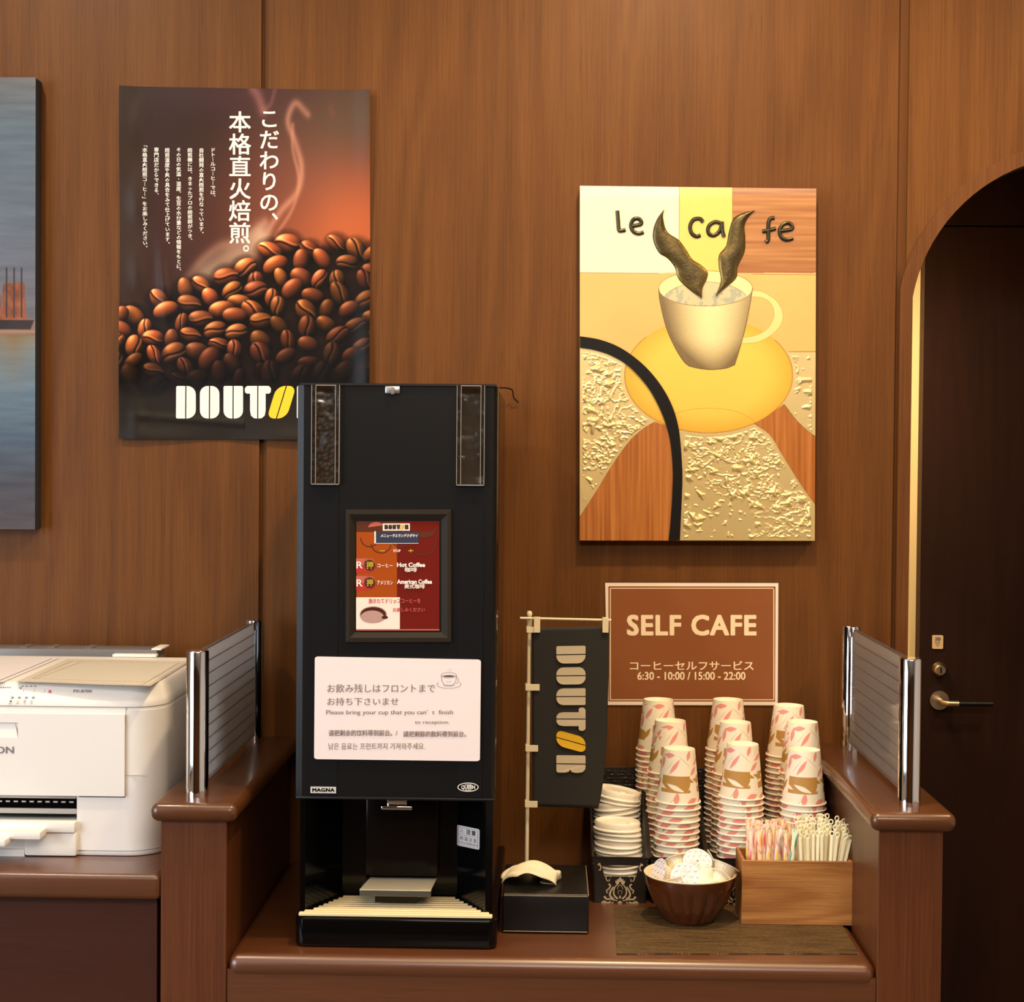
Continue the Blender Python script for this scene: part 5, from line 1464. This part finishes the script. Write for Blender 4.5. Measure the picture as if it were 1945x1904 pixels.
# ------------------------------------------------------------------ cup lids
def make_lid():
    t = thing('cup_lid', 'lid', 'cup lid', (0, 0, 0), 'white cup lids in the basket')
    mb = MB()
    mb.lathe([(.0352, .0035), (.0362, .0125), (.0345, .0150), (.0330, .0148), (.0320, .0118), (.0, .0114)], 44)
    mb.build('dome', M['lid'], t, smooth=50)
    MB().lathe([(.0355, .0045), (.0372, .0038), (.0380, .0020), (.0372, .0004), (.0355, 0), (.0348, .0020), (.0352, .0042)], 44).build('lid_rim', M['lid'], t, smooth=60)
    mb = MB().box(-.005, .005, -.033, -.024, .0130, .0160, .001); mb.build('sip_spout', M['lid'], t)
    return t
M['lid'] = mat('lid_white', rgb(248, 240, 222), .42)
proto_lid = make_lid(); first = [proto_lid]
ORDI = ['topmost', 'second', 'third', 'fourth', 'fifth', 'sixth', 'seventh', 'eighth', 'ninth', 'tenth', 'eleventh', 'twelfth', 'thirteenth', 'fourteenth', 'fifteenth', 'sixteenth', 'seventeenth', 'eighteenth', 'nineteenth', 'twentieth', 'twenty-first', 'twenty-second', 'twenty-third', 'twenty-fourth']
def place(protolist, root, loc, rot, label, group):
    if protolist and protolist[0] is root and not root.get('placed'):
        root['placed'] = 1; root.location = loc; root.rotation_euler = rot; root['label'] = label; root['group'] = group; return root
    o = dup(root, loc, rot, label, group)
    return o
g = random.Random(5)
def lid_stack(cx, cy, zlist, tilts, name):
    n = len(zlist)
    for k in range(n):
        r = n - 1 - k
        lab = 'white plastic cup lid, ' + ('topmost of the ' if r == 0 else ORDI[r] + ' from the top of the ') + name
        tx, ty, dx = tilts(k / (n - 1))
        place(first, proto_lid, (cx + dx + g.uniform(-.0006, .0006), cy, zlist[k]), (tx, ty, g.uniform(0, 6.28)), lab, 'white cup lids in the basket')
zf_ = [ZK + .009 + k * .0079 for k in range(13)]
lid_stack(bxs[0] + .0005, BF + .050, zf_, lambda f: (0, (.10 * math.sin(f * 9) * (.3 + f) if f > .35 else .03), -.004 * f * f), 'front stack in the lid basket')
zr_ = [ZK + .009 + k * .0079 for k in range(17)]
lid_stack(bxs[0] - .000, BF + .140, zr_, lambda f: (0, (.0 if f < .5 else .22 * (f - .5) * 1.6), -.002 + .002 * f), 'rear stack in the lid basket')

# ------------------------------------------------------------------ paper cups, nested upside down
CH, CR0, CR1 = .083, .0340, .0246
def make_cup():
    t = thing('paper_cup', 'cup', 'paper cup', (0, 0, 0), 'paper cups in the baskets')
    nt_, nh = 260, 130
    th, tt = np.meshgrid(np.linspace(0, 360, nt_, endpoint=False), np.linspace(0, 1, nh), indexing='xy')
    r = CR1 + (CR0 - CR1) * tt; z = CH * (1 - tt)
    a = np.radians(th)
    # soften the turn at the narrow end
    P = np.stack([r * np.cos(a), r * np.sin(a), z], -1)
    img = np.zeros((nh, nt_, 3)) + np.array((244, 232, 208))
    PINK, TAN = (232, 150, 134), (184, 138, 70)
    mm = lambda c, hh: ((th - c + 180) % 360 - 180) * PI / 180 * .029, None
    def leaf(c, h, L_, W_, rot, col, al=1.0, point=1.0):
        x = ((th - c + 180) % 360 - 180) * PI / 180 * .029; y = (h - tt) * CH
        p = x * math.cos(rot) + y * math.sin(rot); q = -x * math.sin(rot) + y * math.cos(rot)
        d = W_ * (1 - np.clip(np.abs(p) / L_, 0, 1) ** 1.6) - np.abs(q)
        blend(img, np.clip(d / .0004 + .5, 0, 1) * (np.abs(p) < L_) * al, col)
    band = np.clip((.045 - np.abs(tt - .62) * .3) / .0, 0, 1) if False else ((tt > .47) & (tt < .78)).astype(float)
    wob = .5 + .5 * np.sin(np.radians(th * 3 + 40)); band *= (wob > .12)
    blend(img, band, TAN)
    gg = np.random.default_rng(3)
    for k in range(7):                                      # pale leaves cut out of the tan band
        leaf(k * 51 + gg.uniform(-9, 9), gg.uniform(.54, .74), .015, .0036, gg.choice((.5, .9, -.4, -.8, 2.0)), (244, 232, 208))
    for k in range(8): leaf(k * 45 + 18 + gg.uniform(-9, 9), gg.uniform(.50, .72), .012, .0036, gg.choice((.3, -.3, 1.0)), TAN)
    for c, h, L_, W_, ro in ((252, .30, .015, .0034, .95), (228, .10, .012, .004, .1), (205, .22, .012, .0040, 1.4), (300, .09, .009, .0036, 1.2), (318, .38, .010, .0034, .8), (262, .89, .011, .0040, 1.45),
                             (308, .93, .009, .0044, .3), (340, .20, .013, .0036, .5), (10, .12, .012, .0042, -.2), (30, .30, .012, .0044, 1.4), (60, .14, .012, .0038, .9),
                             (80, .33, .013, .0034, .7), (110, .10, .012, .0040, .1), (130, .28, .013, .0044, 1.5), (160, .16, .012, .0036, .7), (180, .36, .010, .0034, 1.1),
                             (350, .93, .010, .0044, .3), (45, .94, .011, .0046, 0), (110, .93, .011, .0042, .5), (165, .94, .011, .0044, .2)):
        leaf(c, h, L_, W_, ro, PINK)
    for c, h, L_, ro in ((235, .28, .013, .9), (285, .2, .016, -.7), (190, .3, .014, .6), (330, .1, .012, .8), (50, .2, .013, -.8), (100, .25, .013, .7), (150, .22, .012, -.6), (250, .93, .01, .9)):
        leaf(c, h, L_, .0005, ro, (196, 170, 130), .8)
    grid_mesh('cup_wall', P, img, print_mat('cup_print', .55, .4), t, close_u=True)
    MB().lathe([(CR1 - .0002, CH - .0002), (CR1 - .0004, CH + .0004), (CR1 - .0011, CH), (CR1 - .0013, CH - .0045), (0, CH - .0048)], 56).build('cup_base', M['cup_plain'], t, smooth=50)
    MB().lathe([(CR0 - .0008, .0010), (CR0 + .0004, .0024), (CR0 + .0016, .0021), (CR0 + .0022, .0010), (CR0 + .0018, -.0002), (CR0 + .0006, -.0006), (CR0 - .0006, 0), (CR0 - .0008, .0010)], 56).build('rolled_rim', M['cup_plain'], t, smooth=60)
    return t
M['cup_plain'] = mat('cup_paper', rgb(246, 234, 210), .5)
proto_cup = make_cup(); firstc = [proto_cup]
PITCH = .0088
# stacks: (column, row, frame x of the top, frame y of the top, frame x low, depth y, turn of the top cup)
stacks = [('column beside the lids', 'front', 1288.5, 1419, 1281, -.212, 0), ('column beside the lids', 'middle', 1272, 1366, 1264, -.138, 28), ('column beside the lids', 'rear', 1250, 1326, 1243, -.064, 40),
          ('middle column', 'front', 1409, 1410, 1401, -.212, -14), ('middle column', 'middle', 1396, 1369, 1389, -.138, 18), ('middle column', 'rear', 1382, 1326, 1374, -.064, 10),
          ('column nearest the glass screen', 'front', 1527, 1421, 1522, -.212, 2), ('column nearest the glass screen', 'middle', 1523, 1368, 1516, -.138, 22), ('column nearest the glass screen', 'rear', 1497, 1337, 1487, -.064, 12)]
gc = random.Random(9)
for col, row, px, py, pxl, yd, turn in stacks:
    top = at(px, py + 3, yd)
    z_last = top.z - CH                                      # rim of the top cup
    n = max(1, int((z_last - FLOOR_C) / PITCH) + 1)
    pitch = (z_last - FLOOR_C - .0007) / (n - 1)
    low = at(pxl, 1610, yd)
    leanx = (top.x - low.x) / max(.05, top.z - low.z)
    for k in range(n):
        r = n - 1 - k
        z = FLOOR_C + .0007 + k * pitch
        lab = 'pink-leaf paper cup, ' + ('topmost of ' if r == 0 else ORDI[r] + ' from top of ') + row + ' stack ' + {'column beside the lids': 'beside the lid basket', 'middle column': 'in the centre column', 'column nearest the glass screen': 'beside the glass screen'}[col]
        x = top.x - leanx * (top.z - CH - z) * .8
        jx, jy = (0, 0) if r == 0 else (gc.uniform(-.0006, .0006), gc.uniform(-.0006, .0006))
        rot = math.radians(turn) if r == 0 else gc.uniform(0, 2 * PI)
        place(firstc, proto_cup, (x + jx, yd + jy, z), (0, math.atan(leanx) * .6 if r == 0 else gc.uniform(-.012, .012), rot), lab, 'paper cups in the baskets')
print('cups', sum(o.name.startswith('paper_cup') for o in C.objects))

# ------------------------------------------------------------------ bowl of creamer pods
BC = Vector((at(1311, 1652, -.345).x, -.345, ZK + .0018))
zr_b = at(1311, 1657, -.345).z - BC.z; rb = (at(1400, 1655, -.345).x - at(1222.5, 1655, -.345).x) / 2
t = thing('bowl', 'fluted brown ceramic bowl with cream inside holding the creamer pods', 'bowl', tuple(BC))
s_ = rb
prof = [(0, .0), (s_ * .50, .0), (s_ * .53, .001), (s_ * .555, .005), (s_ * .63, .011), (s_ * .725, .020), (s_ * .81, .030), (s_ * .88, .041), (s_ * .925, .050), (s_ * .943, .0535), (s_ * .96, .058), (s_ * .985, zr_b - .0015)]
def flute(a, i):
    f = {3: .2, 4: .7, 5: 1, 6: 1, 7: 1, 8: .9, 9: .25}.get(i, 0); return 1 - .075 * f * (1 - abs(math.cos(a * 18 / 2)) ** 1.2)
MB().lathe(prof, 216, BC, mod=flute).build('bowl_body', mat('brown_glaze', rgb(76, 33, 11), .13, coat=.6), t, smooth=50)
MB().lathe([(s_ * .985, zr_b - .0015), (s_ * .995, zr_b), (s_ * .985, zr_b + .0006), (s_ * .955, zr_b - .001), (s_ * .84, .050), (s_ * .72, .0315), (s_ * .50, .0120), (0, .006)], 72, BC).build('inner_glaze', mat('cream_glaze', rgb(236, 220, 180), .2, coat=.4), t, smooth=60)
# creamer pods
POD = mat('pod_plastic', rgb(240, 228, 200), .38, trans=.05)
def foil_mat():
    m, nt, p = base_mat('pod_foil'); N, L = nt.nodes, nt.links
    a = N.new('ShaderNodeAttribute'); a.attribute_name = 'Col'; L.new(a.outputs['Color'], p.inputs['Base Color'])
    p.inputs['Roughness'].default_value = .35; return m
FOIL = foil_mat()
def make_pod():
    t = thing('creamer_pod', 'pod', 'creamer pod', (0, 0, 0), 'creamer pods in the bowl')
    R0, R1, H0 = .0185, .0125, .0185
    fl = lambda a, i: 1 - (.028 * (math.sin(a * 22) * .5 + .5) if 1 <= i <= 5 else 0)
    MB().lathe([(0, -H0), (R1 * .92, -H0), (R1, -H0 + .001), (R1 * 1.12, -H0 * .66), (R1 * 1.25, -H0 * .33), (R0 * .90, -.0016), (R0 * .92, -.0010), (R0 * 1.16, -.0010), (R0 * 1.17, -.0002)], 132, mod=fl).build('pod_cup', POD, t, smooth=60)
    n, k = 60, 28
    rr, aa = np.meshgrid(np.linspace(0.001, R0 * 1.18, k), np.linspace(0, 2 * PI, n, endpoint=False), indexing='ij')
    P = np.stack([rr * np.cos(aa), rr * np.sin(aa), np.where(rr < R0 * .9, .0003, .0001) + .0002 * np.sin(aa * 5 + rr * 900)], -1)
    img = np.zeros(P.shape) + np.array((236, 226, 218))
    X, Y = P[..., 0] * 1000, P[..., 1] * 1000
    ggp = np.random.default_rng(4)
    for i in range(-2, 3):
        for j in range(-2, 3):
            cx, cy = i * 9 + (j % 2) * 4.5, j * 8
            d = seg_dist([(cx - 2.6, cy - 1.2), (cx - .6, cy + 1.3), (cx + .2, cy - .6), (cx + 2.8, cy + 1.6)], X, Y); blend(img, np.clip(1 - d / .65, 0, 1) * .9, (88, 104, 176))
            d = np.hypot(X - cx - 3.5, Y - cy - 4); blend(img, np.clip(1 - d / 1.6, 0, 1) * .6, (226, 160, 170))
            d = np.hypot(X - cx + 3.5, Y - cy - 3.2); blend(img, np.clip(1 - d / 1.4, 0, 1) * .5, (196, 150, 200))
    grid_mesh('foil_lid', P, img, FOIL, t, close_u=True)
    # close the disc seam
    return t
pod0 = make_pod(); firstp = [pod0]
def face_dir(d):
    """rotation turning the foil's normal (+z) towards d"""
    return Vector(d).normalized().to_track_quat('Z', 'Y').to_euler()
pods = [  # frame x, y of the foil centre, depth y, facing direction, label
    (1250, 1658, -.350, (-.86, -.35, .35), 'creamer pod at the bowl edge by the basket, foil turned outwards'),
    (1302, 1667, -.388, (-.05, -.92, .42), 'creamer pod with blue-printed foil facing front in the middle of the bowl'),
    (1321, 1664, -.384, (.25, -.85, .50), 'second blue-printed foil pod facing front, overlapping the first'),
    (1325, 1636, -.345, (.10, -.70, .75), 'topmost creamer pod of the heap, foil tilted to the front'),
    (1281, 1634, -.330, (-.30, .55, .80), 'creamer pod behind the heap with its fluted cup showing, beside the topmost pod'),
    (1355, 1640, -.325, (.92, .10, .35), 'creamer pod standing on edge between the topmost pod and the bowl rim'),
    (1379, 1644, -.352, (.42, .30, .88), 'large fluted pod at the bowl rim next to the wooden box'),
    (1341, 1674, -.378, (.10, -.10, -.98), 'creamer pod lying upside down at the front rim'),
    (1362, 1667, -.372, (.30, .70, .62), 'creamer pod between the upside-down pod and the wooden box'),
    (1257, 1671, -.345, (-.45, -.25, .85), 'creamer pod low at the rim under the outward-turned one'),
    (1281, 1676, -.375, (-.15, .50, .85), 'creamer pod low at the front rim beside the blue foils'),
    (1298, 1648, -.345, (-.30, -.60, .75), 'creamer pod tucked under the topmost pod'),
    (1345, 1655, -.350, (.20, .20, .95), 'creamer pod lying flat in the heap behind the upside-down one'),
    (1300, 1690, -.330, (0, 0, 1), 'creamer pod at the bottom of the heap')]
for px, py, yd, d, lab in pods:
    place(firstp, pod0, tuple(at(px, py, yd)), face_dir(d), lab, 'creamer pods in the bowl')

# ------------------------------------------------------------------ wooden organiser with stick packets and stirrers
WF, WR = -.367, -.284
wx0, wx1 = at(1409, 1700, WF).x, at(1619.5, 1700, WF).x; wz0 = ZK + .0018; wz1 = at(1510, 1636.5, WF).z
t = thing('wooden_box', 'open walnut organiser box on the woven mat holding stick packets and stirrers', 'box', ((wx0 + wx1) / 2, (WF + WR) / 2, wz0))
wt_ = .005
MB().box(wx0, wx1, WF, WF + wt_, wz0, wz1, .0006, 1).build('front_panel', M['walnut'], t)
MB().box(wx0, wx1, WR - wt_, WR, wz0, wz1, .0006, 1).build('rear_panel', M['walnut'], t)
for x in (wx0, wx1 - wt_): MB().box(x, x + wt_, WF + wt_, WR - wt_, wz0, wz1, .0006, 1).build('side_panel', M['walnut'], t)
xm = at(1513, 1640, -.33).x
MB().box(xm - .002, xm + .002, WF + wt_, WR - wt_, wz0 + .004, wz1 - .010).build('partition', M['walnut'], t)
MB().box(wx0 + wt_, wx1 - wt_, WF + wt_, WR - wt_, wz0, wz0 + .004).build('bottom_panel', M['walnut'], t)
zbot = wz0 + .0045
def packet_mat(nm, cols):
    m, nt, p = base_mat('packet_' + nm); N, L = nt.nodes, nt.links
    tc = N.new('ShaderNodeTexCoord'); mp = N.new('ShaderNodeMapping'); mp.inputs['Rotation'].default_value = (0, .35, 0); mp.inputs['Scale'].default_value = (120, 0, 17)
    L.new(tc.outputs['Object'], mp.inputs[0]); n = N.new('ShaderNodeTexNoise'); n.inputs['Scale'].default_value = 1; n.inputs['Detail'].default_value = 1; L.new(mp.outputs[0], n.inputs['Vector'])
    cr = N.new('ShaderNodeValToRGB'); cr.color_ramp.interpolation = 'LINEAR'
    pos = (.38, .46, .50, .545, .60); cs = (cols[0], (246, 232, 214), cols[1], (246, 232, 214), cols[2])
    cr.color_ramp.elements[0].position = pos[0]; cr.color_ramp.elements[0].color = rgb(*cs[0]); cr.color_ramp.elements[1].position = pos[4]; cr.color_ramp.elements[1].color = rgb(*cs[4])
    for q, c in zip(pos[1:4], cs[1:4]): e = cr.color_ramp.elements.new(q); e.color = rgb(*c)
    L.new(n.outputs['Fac'], cr.inputs[0]); L.new(cr.outputs[0], p.inputs['Base Color']); p.inputs['Roughness'].default_value = .4; return m
kinds = [('pink', ((240, 96, 110), (250, 190, 150), (250, 226, 200))), ('green', ((40, 168, 120), (246, 226, 150), (170, 220, 190))), ('yellow', ((250, 196, 60), (240, 130, 90), (250, 230, 150))), ('pale', ((206, 208, 232), (250, 240, 230), (180, 186, 220)))]
def make_packet(nm, cols):
    t = thing('stick_packet', 'packet', 'stick packet', (0, 0, 0), 'striped stick packets in the box')
    L_ = .128; w_ = .0042
    n = 14; rings = []
    for k in range(n + 1):
        f = k / n; z = L_ * f
        fl = min(1, f / .08, (1 - f) / .10); fl = max(0, fl) ** .6
        a_, b_ = w_ * (1.15 - .25 * fl), max(.0003, w_ * .72 * fl)
        rings.append([(a_ * math.cos(2 * PI * j / 12), b_ * math.sin(2 * PI * j / 12), z) for j in range(12)])
    mb = MB(); loft(mb, rings); m = packet_mat(nm, cols)
    mb.build('wrapper', m, t, smooth=60)
    MB().box(-w_ * 1.2, w_ * 1.2, -.0003, .0003, L_ - .004, L_ + .0045).build('crimped_end', m, t, smooth=None)
    return t
protos = {k[0]: make_packet(*k) for k in kinds}
gp = random.Random(21)
entries = []
for row, yb in (('front', WF + wt_ + .010), ('middle', (WF + WR) / 2), ('rear', WR - wt_ - .010)):
    nrow = {'front': 13, 'middle': 13, 'rear': 12}[row]
    for k in range(nrow):
        x = wx0 + wt_ + .007 + (xm - .002 - wx0 - wt_ - .014) * (k + gp.uniform(-.2, .2)) / (nrow - 1)
        x = min(max(x, wx0 + wt_ + .005), xm - .007)
        lean = gp.uniform(-.16, .14) + (.05 if k < 3 else 0); tip = gp.uniform(-.07, .07)
        z = zbot + gp.uniform(.0, .004) + {'front': -.0, 'middle': .001, 'rear': .002}[row]
        s_lean = lean
        xt = x + .12 * s_lean
        if xt < wx0 + .001: s_lean = (wx0 + .004 - x) / .12
        if xt > xm + .004: s_lean = (xm - x) / .12
        entries.append([gp.choice(('pink', 'pink', 'green', 'green', 'yellow', 'yellow', 'pale')), row, x - .045 * s_lean, yb + gp.uniform(-.004, .004), z, s_lean, tip, gp.uniform(-.5, .5)])
used = {}
for kd in protos:
    for row in ('front', 'middle', 'rear'):
        sel = sorted([e for e in entries if e[0] == kd and e[1] == row], key=lambda e: e[2])
        for i, e in enumerate(sel):
            word = 'first' if i == 0 else ORDI[i]
            lab = '%s-striped stick packet, %s %s one from the left, %s row of the wooden box' % (kd, word, kd, row)
            place([protos[kd]], protos[kd], (min(max(e[2], wx0 + wt_ + .005), xm - .007), e[3], e[4]), (e[6] * .5, e[5], e[7]), lab, 'striped stick packets in the box')
STIR = mat('stirrer_plastic', rgb(250, 240, 202), .4)
def make_stirrer():
    t = thing('stirrer', 'stirrer', 'stirrer', (0, 0, 0), 'stirrers in the box')
    L_ = .122
    mb = MB(); mb.box(-.0021, .0021, -.0013, .0013, 0, L_, .0004, 1); mb.build('stem', STIR, t)
    mb = MB(); mb.tube([(.0030 * math.cos(a), 0, L_ + .0030 + .0034 * math.sin(a)) for a in [2 * PI * k / 18 for k in range(18)]], .0011, 6, closed=True)
    mb.build('loop', STIR, t, smooth=80); return t
st0 = make_stirrer(); firsts = [st0]
ents = []
for row, yb in (('front', WF + wt_ + .009), ('second', WF + .030), ('third', WF + .045), ('rear', WR - wt_ - .010)):
    nrow = {'front': 12, 'second': 13, 'third': 13, 'rear': 12}[row]
    up_ = {'front': -.004, 'second': .003, 'third': .007, 'rear': .009}[row]
    for k in range(nrow):
        f = (k + gp.uniform(-.25, .25)) / (nrow - 1); f = min(max(f, 0), 1)
        x = xm + .006 + (wx1 - wt_ - .010 - xm) * f * .94
        lean = -.06 + .26 * f ** 1.6 + gp.uniform(-.05, .05)
        if lean < -.05: lean = -.05
        z = zbot + .008 + up_ - .010 * max(0, f - .75) * 4 * (.4 + .6 * gp.random()) - (.004 if f < .2 else 0)
        xb = x - .04 * lean
        ents.append((row, min(max(xb, xm + .006), wx1 - .010 - .085 * max(lean, 0)), yb + gp.uniform(-.003, .003), max(z, zbot), lean, gp.uniform(-.05, .06), gp.uniform(-.3, .3)))
for row in ('front', 'second', 'third', 'rear'):
    sel = sorted([e for e in ents if e[0] == row], key=lambda e: e[1] + .12 * e[4])
    for i, e in enumerate(sel):
        word = 'first' if i == 0 else ORDI[i]
        if i == len(sel) - 1: word = 'last'
        lab = 'cream looped stirrer in the wooden box, %s from the packets in the %s row' % (word, row)
        place(firsts, st0, (e[1], e[2], e[3]), (e[5], e[4], e[6]), lab, 'stirrers in the box')
for o in list(C.objects):
    if 'placed' in o: del o['placed']
